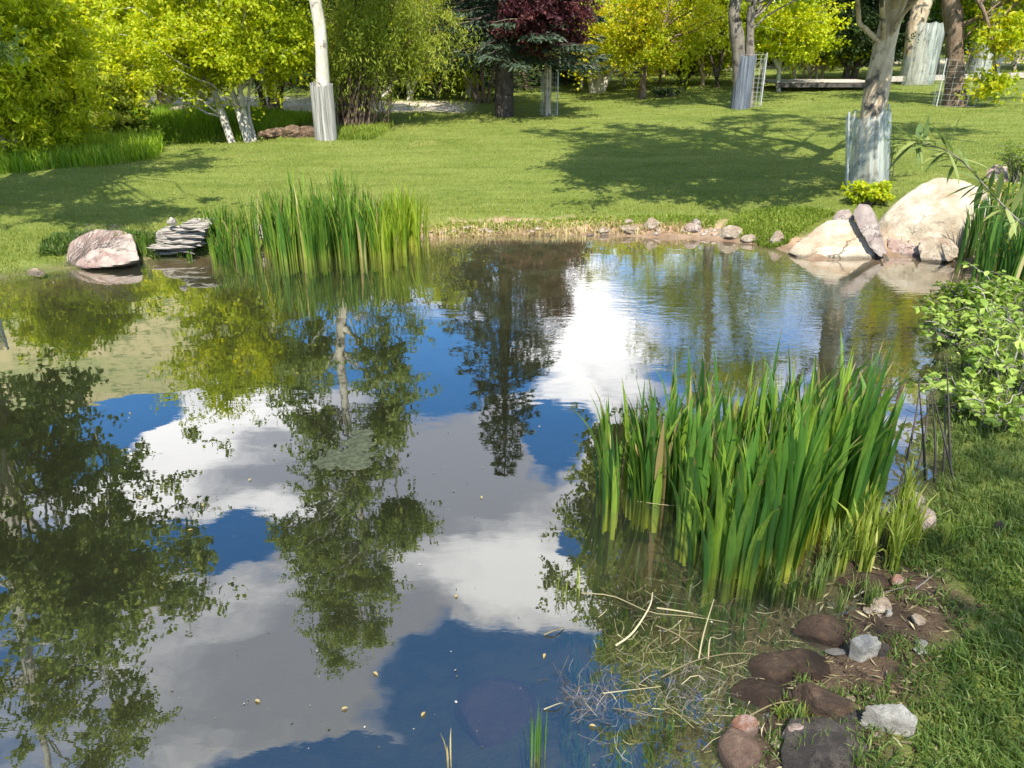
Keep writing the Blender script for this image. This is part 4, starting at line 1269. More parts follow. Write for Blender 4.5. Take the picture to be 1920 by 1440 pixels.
# near shore
gn = 'stones of the near muddy shore'
for i, (u0, u1, vt, vb, mt, dr, l, kw) in enumerate([
    (1645, 1668, 1198, 1232, 'stone_dark', .7, 'dark shard leaning on the white angular stone', {}),
    (1698, 1756, 950, 994, 'stone_rose', .8, 'rounded pale rose stone in the short grass behind the iris', dict(cuts=4)),
    (1690, 1745, 925, 955, 'stone_grey', .9, 'flat dull stone sunk in moss above the rounded rose stone', {}),
    (1638, 1672, 1122, 1148, 'stone_tan', .8, 'small tan stone alone on the mud slope', {}),
    (1662, 1674, 1142, 1156, 'stone_white', .8, 'tiny white pebble beside the tan stone', {}),
    (1712, 1736, 1154, 1172, 'stone_tan', .8, 'small tan stone in the grass fringe', {}),
    (1718, 1740, 1200, 1214, 'stone_white', .8, 'upper of two white pebbles in the grass fringe', {}),
    (1718, 1740, 1216, 1228, 'stone_white', .8, 'lower of two white pebbles in the grass fringe', {}),
    (1553, 1588, 1217, 1230, 'stone_white', .6, 'thin flat white chip on the wet brown mud', {}),
    (1516, 1612, 1155, 1206, 'stone_brown', .75, 'broad wet red-brown stone below the iris roots', dict(cuts=4)),
    (1378, 1420, 1348, 1384, 'stone_rust', .8, 'orange and white blotched stone end standing out of the water', dict(cuts=5)),
    (1366, 1436, 1378, 1446, 'stone_wet_tan', 1.3, 'smooth tan boulder just under the blotched stone, cut by the picture edge', dict(cuts=3)),
    (1500, 1612, 1268, 1352, 'stone_brown', .8, 'largest wet dark brown stone on the mud shelf', dict(cuts=5)),
    (1420, 1520, 1226, 1280, 'stone_brown', .8, 'brown stone awash at the water edge of the shelf', dict(cuts=5)),
    (1470, 1562, 1222, 1270, 'stone_brown', .8, 'humped brown stone behind the largest wet one', dict(cuts=5)),
    (1398, 1500, 1284, 1330, 'stone_brown', .8, 'low flat brown stone in the shallow water', dict(cuts=4)),
    (1478, 1522, 1366, 1398, 'stone_rose', .8, 'small rounded rosy stone between the two dark ones', dict(cuts=4)),
    (1480, 1650, 1384, 1450, 'stone_dark', .8, 'broad black wet rock at the bottom edge of the picture', dict(cuts=6)),
    (1560, 1640, 1330, 1372, 'stone_dark', .8, 'dark stone pressed against the white block', dict(cuts=6)),
    (1592, 1690, 1072, 1112, 'stone_brown', .6, 'reddish clod under the sedge roots', dict(cuts=5, noise=.2)),
    (1675, 1697, 1078, 1100, 'stone_rust', .8, 'small orange stone under the sedge', {}),
    (1862, 1900, 968, 1006, 'stone_dark', .8, 'dark stone in the grass gully', {}),
    (1330, 1410, 1196, 1222, 'stone_brown', .8, 'drowned brown stone below the fallen stems', {})]):
    rock(l, mt, u0, u1, vt, vb, 400 + i, dr, group=gn, sub=4 if u1 - u0 < 70 else 5, **{'noise': .13, **kw})
def cut_stone(label, mat, top, drop, back, seed):
    # top: pixel corners of the upper face at height z, drop: how far the faces go down
    P_ = [onz(u, v_, z) for u, v_, z in top]
    Q_ = [p_ - np.array((0, 0, drop)) + np.array((random.uniform(-.01, .01), random.uniform(-.01, .0), 0)) for p_ in P_]
    hull_rock(label, mat, P_ + Q_, seed, .006, 5, gn, 'rock', 'rock', .004)


cut_stone('square-cut white marble-like block half in the lawn grass', 'stone_white', [(1620, 1322, .13), (1690, 1318, .14), (1722, 1345, .13), (1715, 1366, .11), (1640, 1336, .12)], .14, 0, 31)
cut_stone('white angular stone with a split top at the edge of the mud', 'stone_white', [(1594, 1196, .09), (1625, 1186, .115), (1642, 1190, .11), (1655, 1208, .08), (1618, 1222, .07), (1600, 1208, .075)], .11, 0, 32)
b = onz(930, 1350, -.50)
o = obj('rock', rock_mesh('rock', 'stone_pink', (.17, .16, .13), 77, cuts=3, noise=.08), None, b, None, 'dim pink rounded stone lying under the blue water', 'rock', gn)
# pebbles on the mud
for i in range(60):
    u = 1420 + random.random() * 280
    v_ = 1120 + random.random() * 320
    w = 3 + random.random() * 8
    rock('small pebble in the near mud', random.choice(('stone_brown', 'stone_tan', 'stone_dark', 'stone_brown')), u - w, u + w, v_ - w, v_, 500 + i, .8, group='pebbles in the near mud', sub=3, name='pebble', cat='pebble')

# white rocks and broken bank beyond the creek
ge = 'pale rocks beyond the creek'
for i, (u, v_, w, h, mt, l) in enumerate([(330, 215, 26, 16, 'stone_tan', 'flat pale rock beyond the creek, lowest of its row'), (356, 208, 20, 14, 'stone_white', 'white rock at the middle of the creek row'), (392, 206, 22, 12, 'stone_tan', 'pale rock behind the leaning trunks'),
                                          (268, 212, 16, 18, 'stone_rose', 'rosy rock under the hanging skirts of the broad tree'), (420, 212, 20, 12, 'stone_white', 'white rock between the leaning trunks'), (560, 218, 18, 8, 'stone_tan', 'low pale rock on the gravel beside the board guard'),
                                          (300, 200, 22, 9, 'stone_white', 'long white rock at the back of the creek row')]):
    rock(l, mt, u - w, u + w, v_ - h, v_, 600 + i, .6, group=ge, sub=3)
for i, (u, v_, w, h, l) in enumerate([(520, 258, 22, 24, 'crumbling red-brown bank block beside the leaning clump'), (548, 258, 20, 26, 'crumbling red-brown bank block in the middle of the cut bank'), (576, 258, 18, 26, 'crumbling red-brown bank block next to the board guard')]):
    rock(l, 'earth', u - w * 1.2, u + w * 1.2, v_ - h * .8, v_, 650 + i, .6, group='red-brown cut bank by the board guard', sub=5, noise=.3, name='bank_block', cat='earth bank', rough=.09)

# ------------------------------------------------------------------ driftwood
b = ground(330, 472)
root = thing('driftwood', 'stack-like grey driftwood stump with splintered layers between the boulder and the iris', 'driftwood', b)
r = np.random.default_rng(5)
s = pxm(b)
for k in range(26):
    z = .010 + k * .0100
    w = (.50 - .010 * k) * (.75 + .3 * r.random()) / 2
    x0 = .02 * k * .5 + r.normal(0, .012) - (.05 if k < 7 else 0)
    n_ = 15
    tt = np.linspace(-1, 1, n_)
    mb = MB()
    rad = .0135 * (1 - np.abs(tt) ** 4 * .75) * (1 + .35 * fbm(tt * 2 + k * 7, tt * 0 + k, oct=3))
    yy = .06 * r.normal() * .5 - .03 + .02 * np.sin(tt * 2 + k) + (-.05 if k % 3 == 0 else 0)
    tube(mb, np.stack([x0 + tt * w, yy, z + .014 * fbm(tt * 1.6 + k * 3, tt * 0 + 3, oct=3) + .02 * tt * r.normal()], 1), np.maximum(rad, .004), 7)
    for dy_ in (.03, .07, .11, .15):
        tube(mb, np.stack([x0 + tt * w * .9, yy + dy_, z + .014 * fbm(tt * 1.6 + k * 5, tt * 0 + dy_ * 50, oct=3)], 1), np.maximum(rad * 1.5, .004), 7)
    obj('layer', mb.mesh('layer', 'driftwood', True), root)
core = MB()
v, f = ICO[4]
v = v * (1 + .12 * fbm(v[:, 0] * 2, v[:, 1] * 2, v[:, 2] * 7, 4))[:, None]
v = np.sign(v) * np.abs(v) ** .75
core.add(v * (.20, .085, .125) * (1 - .22 * np.maximum(v[:, 2:3], 0)) + (.02, .05, .125), f)
obj('core', core.mesh('core', 'driftwood', True), root)
mb = MB()
tube(mb, [(.02, -.02, .27), (.03, -.03, .30), (.02, -.02, .315)], (.045, .03, .008), 8)
obj('knot', mb.mesh('knot', 'driftwood', True), root)
b = ground(484, 448)
hull_rock('small grey stump tip showing between the two halves of the far iris', 'driftwood',
          [b + p_ for p_ in ((-.06, 0, -.05), (.07, 0, -.05), (-.02, .02, .17), (.02, .02, .15), (.06, .1, .05), (-.05, .1, .03), (.07, -.02, .02), (-.06, -.02, .02))], 31, .02, 4, None, 'driftwood', 'driftwood')

# ------------------------------------------------------------------ iris blades


def blade_arrays(L, w, lean, twist, seed, fold=.30, seg=8, tipbend=.0, wid_pos=.55):
    """one sword leaf from the origin up: V-folded ribbon; returns verts, faces, len attribute"""
    t = np.linspace(0, 1, seg + 1)
    bend = lean * t ** 1.8 + tipbend * np.maximum(0, t - .72) ** 2 * 8
    ang = bend
    dx = np.concatenate([[0], np.cumsum(np.sin(ang[:-1]) * L / seg)])
    dz = np.concatenate([[0], np.cumsum(np.cos(ang[:-1]) * L / seg)])
    ww = w * (.55 + .45 * np.minimum(t / wid_pos, 1)) * np.clip((1 - t) / .38, 0, 1) ** .62
    ww[-1] = w * .02
    a = twist * t
    sx, sy = np.sin(a) * .3, np.cos(a)
    c = np.stack([dx, np.zeros_like(t), dz], 1)
    side = np.stack([sx * np.cos(ang), sy, -sx * np.sin(ang)], 1)
    nr = np.stack([np.cos(ang), 0 * t, -np.sin(ang)], 1)
    l_ = c - side * ww[:, None] * .5
    r_ = c + side * ww[:, None] * .5
    m_ = c + nr * (ww * fold * .5)[:, None]
    v = np.stack([l_, m_, r_], 1).reshape(-1, 3)
    i = np.arange(seg) * 3
    f = np.concatenate([np.stack([i, i + 1, i + 4, i + 3], 1), np.stack([i + 1, i + 2, i + 5, i + 4], 1)])
    return v, f, np.repeat(t, 3)


def rot_z(v, a):
    c, s = math.cos(a), math.sin(a)
    return np.stack([v[:, 0] * c - v[:, 1] * s, v[:, 0] * s + v[:, 1] * c, v[:, 2]], 1)


def fan_points(n, poly_px, r, z=0.0, clump=.0):
    """random foot points inside a pixel polygon on the water or ground"""
    P_ = [tuple(onz(u, v, z)[:2]) for u, v in poly_px]
    xs = [p[0] for p in P_]; ys = [p[1] for p in P_]
    out = []
    while len(out) < n:
        x = r.uniform(min(xs), max(xs), 400); y = r.uniform(min(ys), max(ys), 400)
        ok = sdist(P_, x, y) < 0
        out += list(zip(x[ok], y[ok]))
    return np.array(out[:n])


def iris(name, label, poly_px, n_fans, per, L0, L1, w, mat, seed, parts=0, lean_bias=(0, 0), spread=.16, cat='iris', group=None, wsc=1.0, Lfun=None, jitter=.03, dead=.05):
    r = np.random.default_rng(seed)
    feet = fan_points(n_fans, poly_px, r)
    c0 = np.array((feet[:, 0].mean(), feet[:, 1].mean(), 0.0))
    root = thing(name, label, cat, c0, 0, group)
    items = []
    feet = feet + r.normal(0, jitter, feet.shape)
    for fx, fy in feet:
        a0 = r.random() * math.pi
        hz_ = max(gz(fx, fy), -.12)
        for k in range(per):
            off = (k - per / 2) * .014
            x, y = fx + math.cos(a0) * off + r.normal(0, .008), fy + math.sin(a0) * off + r.normal(0, .008)
            L = L0 + (L1 - L0) * r.random() ** .8
            if Lfun:
                L *= Lfun(x, y)
            L *= 1 - .25 * abs(k - per / 2) / (per / 2 + .01) * r.random()
            out_ = a0 if k > per / 2 else a0 + math.pi
            lean = abs(r.normal(.10, spread)) + .05
            dirx = math.cos(out_) * lean + lean_bias[0] + .45 * (x - c0[0]) * spread * 2
            diry = math.sin(out_) * lean + lean_bias[1] + .25 * (y - c0[1]) * spread * 2
            ld = math.hypot(dirx, diry)
            items.append((x, y, hz_ - .02, L, w * (.7 + .5 * r.random()) * wsc, ld * 1.5, math.atan2(diry, dirx), r.normal(0, .9), r.random(), (r.random() < .12) * r.uniform(.5, 2.0)))
    # the first PARTS blades, those that show largest (nearest the camera first), are parts of their own
    items.sort(key=lambda q: q[1] - q[4] * 8)
    var = []
    sl = MB()
    dl = MB()
    for q, (x, y, z, L, ww, lean, az_, tw, rn, tb_) in enumerate(items):
        if q < parts:
            lk = int(lean * 10)
            key = (min(lk, 7), q % 4)
            found = [me for kk, me in var if kk == key]
            if not found:
                v, f, t = blade_arrays(1.0, .045, min(key[0], 7) / 10 + .05, (key[1] - 1.5) * .6, 0, tipbend=(.9 if key[1] == 3 else 0))
                me = make_mesh('leaf', v, f, mat, {'len': t, 'rnd': np.full(len(v), (.2, .42, .62, .9)[key[1]])}, True)
                var.append((key, me))
                found = [me]
            o = obj('leaf', found[0], root, (x - c0[0], y - c0[1], z))
            o.scale = (L, L * ww / .045 / L * 1.0, L)
            o.rotation_euler = (0, 0, az_)
        else:
            v, f, t = blade_arrays(L, ww, lean, tw, 0, tipbend=tb_)
            v = rot_z(v, az_) + (x - c0[0], y - c0[1], z)
            (dl if r.random() < dead else sl).add(v, f, rn, t)
    if sl.n:
        obj('leaf_mass', sl.mesh('leaf_mass', mat, True), root, kind='stuff')
    if dl.n:
        obj('dead_leaves', dl.mesh('dead_leaves', 'dry_grass', True), root, kind='stuff')
    return root


def Lnear(x, y):
    return float(.95 + .40 * fbm(np.array([x * 4.0]), np.array([y * 4.0]), oct=2)[0])
iris('iris_clump', 'big near clump of green sword-leaved iris standing in the shallows at the mud shore', [(1112, 930), (1165, 885), (1300, 865), (1450, 860), (1570, 875), (1625, 920), (1640, 960), (1600, 1000), (1530, 1025), (1480, 1075), (1400, 1095), (1325, 1095), (1290, 1000), (1230, 955), (1150, 945)],
     118, 7, .42, .86, .031, 'iris_leaf', 91, parts=298, spread=.24, Lfun=Lnear)
gi = 'iris across the pond'
Lf = lambda x, y: 1.0
iris('iris_clump', 'thick stand of tall dark green iris in the far shallows', [(495, 470), (560, 462), (640, 456), (700, 452), (715, 470), (700, 481), (640, 483), (540, 484), (500, 481)],
     200, 7, .46, .78, .022, 'iris_far', 92, spread=.17, jitter=.07, group=gi, Lfun=Lnear)
iris('iris_clump', 'pale yellow-green iris closing the far stand beside the bare shore', [(705, 456), (775, 452), (778, 470), (740, 480), (705, 481)],
     62, 7, .42, .74, .021, 'iris_pale', 95, spread=.22, jitter=.07, group=gi, Lfun=Lnear)
iris('iris_clump', 'thinner group of iris beside the driftwood', [(392, 472), (420, 464), (462, 462), (472, 470), (468, 486), (440, 488), (408, 486)],
     60, 6, .26, .46, .020, 'iris_far', 93, spread=.26, group=gi)
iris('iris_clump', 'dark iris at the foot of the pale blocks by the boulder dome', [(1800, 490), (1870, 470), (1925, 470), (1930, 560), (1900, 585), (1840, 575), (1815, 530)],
     95, 7, .34, .62, .026, 'iris_dark', 94, spread=.17, lean_bias=(-.06, 0))

# ------------------------------------------------------------------ small grasses and sedges


def tuft_mb(mb, x, y, z, n, L, w, r, spread=.5, lean=(0, 0), seg=4, flat=1.0):
    for _ in range(n):
        a = r.random() * 6.283
        ll = L * (.5 + .6 * r.random())
        v, f, t = blade_arrays(ll, w * (.6 + .7 * r.random()), abs(r.normal(0, spread)) + .1, r.normal(0, .8), 0, seg=seg)
        v = rot_z(v, a + 0) + (x + r.normal(0, .012), y + r.normal(0, .012), z)
        v[:, 0] += lean[0] * (v[:, 2] - z); v[:, 1] += lean[1] * (v[:, 2] - z)
        mb.add(v, f, np.clip(r.normal(.5, .25), 0, 1), t)


r = np.random.default_rng(101)


def tuft_thing(name, label, cat, u, v_, n, L, w, mat, spread=.5, k=1, rad=.0, z=None, group=None, lean=(0, 0)):
    b = ground(u, v_) if z is None else onz(u, v_, z)
    mb = MB()
    for _ in range(k):
        dx, dy = r.normal(0, rad, 2) if k > 1 else (0, 0)
        zz = (gz(b[0] + dx, b[1] + dy) - b[2]) if z is None else 0
        tuft_mb(mb, dx, dy, zz - .01, n, L, w, r, spread, lean)
    return obj(name, mb.mesh(name, mat, True), None, b, None, label, cat, group)


gt = 'sedge tufts along the near shore'
tuft_thing('sedge_tuft', 'bright yellow-green sedge fan at the outer end of the iris clump', 'sedge', 1600, 1010, 33, .26, 0.0124, 'sedge', 0.80, 3, 0.075, group=gt)
tuft_thing('sedge_tuft', 'upright pale sedge blades over the reddish clod', 'sedge', 1620, 1062, 18, .22, 0.0109, 'sedge', 0.60, 2, 0.045, group=gt)
tuft_thing('sedge_tuft', 'sprawling sedge between the iris and the rounded rose stone', 'sedge', 1660, 985, 33, .24, 0.0093, 'sedge', 1.00, 4, 0.090, group=gt)
tuft_thing('sedge_tuft', 'long-leaved sedge leaning over the mud gully', 'sedge', 1700, 1055, 27, .24, 0.0093, 'sedge', 1.05, 3, 0.045, group=gt)
tuft_thing('sedge_tuft', 'fine sedge at the edge of the gully beside the lawn', 'sedge', 1745, 1040, 22, .18, 0.0071, 'sedge', 0.95, 3, 0.075, group=gt)
tuft_thing('sedge_tuft', 'dark green narrow sedge at the iris feet on the mud side', 'sedge', 1545, 1075, 33, .22, 0.0062, 'grass_blade', 0.85, 4, 0.075, group=gt)
tuft_thing('sedge_tuft', 'drooping green sedge in the shallow water under the iris', 'sedge', 1480, 1120, 33, .20, 0.0062, 'grass_blade', 0.95, 4, 0.054, group=gt)
tuft_thing('sedge_tuft', 'yellowish sedge skirt on the front foot of the iris', 'sedge', 1390, 1095, 33, .20, 0.0102, 'sedge', 0.85, 4, 0.054, group=gt)
tuft_thing('sedge_tuft', 'low sedge mat between the wet stones', 'sedge', 1505, 1352, 22, .07, 0.0039, 'sedge', 1.15, 3, 0.030, group=gt)
tuft_thing('sedge_tuft', 'green weeds in the mud beside the tan stone', 'sedge', 1600, 1140, 22, .12, 0.0036, 'grass_blade', 1.05, 6, 0.063, group=gt)
tuft_thing('sedge_tuft', 'green weeds in front of the white block', 'sedge', 1575, 1380, 22, .09, 0.0031, 'grass_blade', 1.05, 6, 0.090, group=gt)
tuft_thing('sedge_tuft', 'thin sprouts in open water near the floating stems', 'sedge', 1075, 1125, 6, .16, 0.0054, 'sedge', 0.55, 2, 0.027, z=-.02, group=gt)
tuft_thing('sedge_tuft', 'few half-drowned dark reeds at the bottom edge of the water', 'sedge', 1012, 1432, 7, .22, .006, 'iris_dark', .12, 2, .02, z=-.03, group=gt)
tuft_thing('sedge_tuft', 'two broken reed stalks sticking out of the dark water', 'sedge', 838, 1438, 3, .14, .006, 'dry_grass', .5, 1, 0, z=-.02, group=gt)
tuft_thing('sedge_tuft', 'short reeds growing at the foot of the rose boulder', 'sedge', 222, 497, 12, .16, 0.0052, 'grass_blade', 0.65, 2, 0.075, group=gt)
tuft_thing('sedge_tuft', 'bright short reeds along the driftwood foot', 'sedge', 360, 482, 20, .18, .010, 'iris_far', .5, 3, .08, group=gt)
tuft_thing('sedge_tuft', 'tall thin grass between the boulder and the driftwood', 'sedge', 264, 470, 40, .22, .012, 'iris_far', .4, 3, .08, group=gt)
tuft_thing('sedge_tuft', 'grass wisps growing from the joint above the shadow-striped block', 'sedge', 1752, 446, 26, .30, .010, 'dry_grass', .5, 2, .04, group=gt)
# tall dark stalks between the iris and the leafy bank
root = thing('dry_stalks', 'dark upright dead stalks between the near iris and the leafy bank', 'stalks', ground(1752, 900))
for i, (u0, v0, u1, v1) in enumerate([(1735, 900, 1722, 716), (1752, 905, 1745, 735), (1782, 890, 1774, 665), (1788, 900, 1748, 735), (1768, 890, 1771, 740), (1720, 880, 1738, 742), (1700, 860, 1726, 706)]):
    a = ground(u0, v0); e = at(u1, v1, a[1] + .02)
    mb = MB()
    tube(mb, curve(a - root.location, e - np.array(root.location), (r.normal(0, .01), 0, 0), 6), (.006, .006, .005, .004, .003, .002), 5, r.random() * .4)
    obj('stalk', mb.mesh('stalk', 'twig', True), root)

# leafy bank


def leafy(name, label, cat, blobs, n_stems, n_leaves, ls, leaf, seed, group=None, aspect=.62, big=0, stem_mat='twig'):
    """blobs: (pixel u, v of the foot, height, radius, weight)"""
    r = np.random.default_rng(seed)
    b0 = ground(blobs[0][0], blobs[0][1])
    root = thing(name, label, cat, b0, 0, group)
    st, lm = MB(), MB()
    w = np.array([q[4] for q in blobs], float); w /= w.sum()
    pts, dirs = [], []
    for k in range(n_stems):
        q = blobs[r.choice(len(blobs), p=w)]
        b = ground(q[0], q[1]) - b0
        a = r.random() * 6.28
        foot = b + np.array((math.cos(a), math.sin(a), 0)) * q[3] * .4 * r.random()
        a = r.random() * 6.28
        top = b + np.array((math.cos(a) * q[3] * 1.15 * r.random() ** .5 - .05, math.sin(a) * q[3] * r.random() ** .5, q[2] * (.35 + .65 * r.random())))
        pth = curve(foot, top, (0, 0, .25 * q[2]), 7, .01, r)
        tube(st, pth, np.linspace(.005, .0015, 7), 4, r.random())
        m_ = n_leaves // n_stems
        u = .15 + .85 * r.random(m_)
        P_ = np.stack([np.interp(u, np.linspace(0, 1, 7), pth[:, c]) for c in range(3)], 1)
        pts.append(P_ + r.normal(0, .012, P_.shape))
        dirs.append(unit(r.normal(0, 1, (m_, 3)) * (1, 1, .45) + (0, 0, -.1)))
    pts = np.concatenate(pts); dirs = np.concatenate(dirs)
    ordr = np.argsort(r.random(len(pts)))
    pts, dirs = pts[ordr], dirs[ordr]
    if big:
        lv = []
        for k in range(6):
            t = MB()
            leaf6(t, 1.0, r)
            lv.append(t.mesh('leaf', leaf, True))
            a_ = lv[-1].attributes['rnd']
            a_.data.foreach_set('value', np.full(len(lv[-1].vertices), (k + .5) / 6, np.float32))
        for k in range(big):
            o = obj('leaf', lv[k % 6], root, tuple(pts[k]))
            sz = ls * (.45 + 1.1 * r.random())
            o.scale = (sz, sz, sz)
            d = Vector(dirs[k])
            o.rotation_euler = d.to_track_quat('X', 'Z').to_euler()
    leaves(lm, pts[big:], ls * (.5 + .7 * r.random(len(pts) - big)), np.clip(r.normal(.5, .25, len(pts) - big), 0, 1), aspect, dirs=dirs[big:], r=r)
    obj('stems', st.mesh('stems', stem_mat), root, kind='stuff')
    obj('foliage', lm.mesh('foliage', leaf), root, kind='stuff')
    return root


def leaf6(mb, s, r):
    # pointed oval leaf with a folded midrib along +X
    xs = np.array((0, .22, .5, .78, 1.0)); hw = np.array((.02, .26, .33, .2, .01))
    z = np.array((0, .05, .06, .02, -.08))
    v = []
    for x, h, zz in zip(xs, hw, z):
        v += [(x, -h, zz + h * .28), (x, 0, zz), (x, h, zz + h * .28)]
    i = np.arange(4) * 3
    f = np.concatenate([np.stack([i, i + 3, i + 4, i + 1], 1), np.stack([i + 1, i + 4, i + 5, i + 2], 1)])
    mb.add(np.array(v) * s, f, .5, np.repeat(xs, 3))


leafy('leafy_bush', 'light green broad-leaved bank plant leaning over the brown shallows', 'bush',
      [(1830, 700, .30, .30, 1.4), (1900, 740, .34, .30, 1.4), (1800, 640, .26, .26, 1.1), (1880, 640, .30, .28, 1), (1800, 770, .20, .20, .9), (1950, 700, .4, .3, 1), (1860, 800, .2, .2, .8), (1770, 600, .14, .2, .5), (1905, 580, .3, .3, .8)],
      170, 1900, .055, 'leaf_broad', 111, big=290)
leafy('leafy_bush', 'darker tangle of narrow leaves under the dark iris', 'bush',
      [(1815, 590, .22, .22, 1), (1880, 600, .28, .25, 1), (1790, 620, .16, .14, .6)], 90, 2400, .040, 'leaf_green', 112, aspect=.45)
leafy('leafy_bush', 'small dense dark-leaved bush above the dome by the picture edge', 'bush',
      [(1905, 345, .42, .25, 1), (1940, 350, .5, .3, 1)], 70, 2600, .032, 'leaf_green', 113, aspect=.5)
leafy('leafy_bush', 'leafy weeds climbing among the dark iris at the picture edge', 'bush',
      [(1890, 450, .35, .3, 1), (1925, 520, .35, .25, 1), (1880, 380, .25, .25, .8)], 70, 1500, .045, 'leaf_olive', 114)
leafy('lime_bush', 'vivid lime-yellow small bush at the foot of the leaning tree', 'bush',
      [(1630, 384, .26, .19, 1), (1612, 382, .2, .12, .5), (1655, 384, .22, .14, .6)], 60, 1500, .052, 'leaf_lime', 115, aspect=.8)
leafy('leafy_bush', 'slim young shoots beside the clear guard of the leaning tree', 'bush',
      [(1668, 330, .62, .08, 1)], 5, 60, .05, 'leaf_green', 116)
leafy('dark_shrub', 'low dark round shrub at the foot of the single brown trunk', 'bush',
      [(1262, 182, .22, .4, 1), (1240, 182, .2, .3, 1)], 50, 900, .06, 'leaf_dark', 117)

# willow spray reaching in over the dome
root = thing('willow_spray', 'arching willow shoot with long narrow leaves reaching over the large dome', 'branch', at(1925, 425, 4.6))
base0 = np.array(root.location)
path_ = [at(1925, 425, 4.6), at(1895, 400, 4.6), at(1850, 352, 4.6), at(1812, 310, 4.6), at(1780, 285, 4.6), at(1745, 272, 4.6), at(1712, 262, 4.6)]
pp, qq = smooth_path([p_ - base0 for p_ in path_], (.007, .006, .005, .004, .0035, .003, .002), 20)
pp[0] += (0.25, 0.05, -.25)
mb = MB()
tube(mb, pp, qq, 6, .7)
obj('stem', mb.mesh('stem', 'twig', True), root)
lm = MB(); leaf6(lm, 1.0, r)
r = np.random.default_rng(121)
lvs = []
for k in range(3):
    t = MB(); leaf6(t, 1.0, r)
    me = t.mesh('leaf', 'leaf_willow', True)
    me.attributes['rnd'].data.foreach_set('value', np.full(len(me.vertices), (.1, .45, .9)[k], np.float32))
    lvs.append(me)
for k in range(70):
    i = r.integers(2, 20)
    o = obj('leaf', lvs[k % 3], root, tuple(pp[i]))
    L = .19 * (.6 + .6 * r.random())
    o.scale = (L, L * .28, L * .3)
    d = unit(np.array((-.5, 0, 0)) + r.normal(0, .75, 3) * (1, .6, 1))
    o.rotation_euler = Vector(d).to_track_quat('X', 'Z').to_euler()

# ------------------------------------------------------------------ floating and drowned debris
r = np.random.default_rng(131)
gd = 'fallen pale stems in the shallow water'
for i, (pts, w, l) in enumerate([
    ([(1090, 1112), (1150, 1118), (1220, 1148), (1290, 1155), (1365, 1167)], .006, 'longest pale dead stem lying across the shallows'),
    ([(1232, 1140), (1262, 1144), (1300, 1150)], .009, 'flattened cream leaf lying on the longest stem'),
    ([(1155, 1210), (1185, 1200), (1215, 1165), (1220, 1150)], .010, 'curved pale leaf hooked upward from the bottom'),
    ([(1230, 1173), (1270, 1190), (1310, 1222), (1330, 1240)], .007, 'bent brown stem below the longest one'),
    ([(1240, 1270), (1300, 1240), (1370, 1225), (1430, 1228)], .006, 'thin brown stem running to the mud shelf'),
    ([(1310, 1235), (1318, 1200), (1335, 1150)], .008, 'upright yellow blade tip out of the water'),
    ([(1328, 1236), (1330, 1210), (1345, 1225), (1365, 1230)], .006, 'folded yellow leaf beside the upright tip'),
    ([(1130, 1300), (1180, 1294), (1240, 1287)], .005, 'pale straw lying by the algae tuft'),
    ([(1150, 1328), (1190, 1335), (1235, 1345)], .005, 'grey straw in the dark shallows'),
    ([(1020, 1190), (1040, 1182), (1058, 1176)], .008, 'dark stick end floating at the edge of the debris'),
    ([(1020, 1330), (1045, 1320), (1055, 1318)], .006, 'short pale curl in the dark water'),
    ([(1600, 1120), (1625, 1105), (1635, 1095)], .008, 'white forked root on the mud'),
    ([(1715, 1105), (1735, 1090), (1752, 1076)], .009, 'white broken root end under the sedge'),
    ([(1700, 1100), (1660, 1110), (1600, 1128)], .007, 'dark root crossing the mud below the sedge'),
    ([(1400, 1345), (1450, 1320), (1500, 1310), (1560, 1270)], .007, 'dark twig lying over the wet stones'),
    ([(1195, 940), (1260, 948), (1330, 950)], .004, 'thin straw floating in the iris shade')]):
    P_ = [onz(u, v_, max(gz(*onz(u, v_, 0)[:2]) + .012, .004 + .01 * (k % 2))) for k, (u, v_) in enumerate(pts)]
    if 'upright' in l or 'folded' in l or 'hooked' in l:
        P_ = [p_ + np.array((0, 0, .03 * k)) for k, p_ in enumerate(P_)]
    c0 = P_[0]
    pp, qq = smooth_path([p_ - c0 for p_ in P_], np.linspace(w * .42, w * .2, len(P_)), 12)
    mb = MB()
    tube(mb, pp, qq, 5, (.62 + .12 * (i % 3)) if 'pale' in l or 'white' in l or 'cream' in l else .3 if 'dark' in l or 'brown' in l else .7)
    obj('fallen_stem', mb.mesh('fallen_stem', 'straw' if 'root' not in l else 'twig', True), None, c0, None, l, 'plant stem', gd)
# litter nobody could count
mb = MB()
for _ in range(430):
    u, v_ = (r.normal(1240, 95), r.normal(1270, 75)) if r.random() < .55 else (r.uniform(1150, 1480), r.uniform(1060, 1260))
    if u < 1050 + .2 * (v_ - 1100):
        continue
    p_ = onz(u, v_, 0)
    gzz = gz(p_[0], p_[1])
    z = r.uniform(max(gzz, -.10), .006) if gzz < 0 else gzz + .005
    a = r.random() * 6.28; L = r.uniform(.02, .11)
    d = np.array((math.cos(a), math.sin(a), r.normal(0, .15))) * L
    tube(mb, curve(np.array((p_[0], p_[1], z)), np.array((p_[0], p_[1], z)) + d, r.normal(0, .012, 3), 4), (.0009, .0011, .001, .0008), 3, r.random())
obj('pond_litter', mb.mesh('pond_litter', 'straw'), kind='stuff')
mb = MB()
for _ in range(200):
    u, v_ = (r.normal(1110, 30), r.normal(1312, 22)) if r.random() < .5 else (r.normal(1290, 30), r.normal(1290, 30))
    p_ = onz(u, v_, 0)
    a = r.random() * 6.28; L = r.uniform(.02, .08)
    d = np.array((math.cos(a) * L, math.sin(a) * L, r.uniform(0, .035)))
    tube(mb, curve(np.array((p_[0], p_[1], -.015)), np.array((p_[0], p_[1], 0)) + d, r.normal(0, .008, 3), 4), (.0014, .0012, .001, .0007), 3, r.random() * .75)
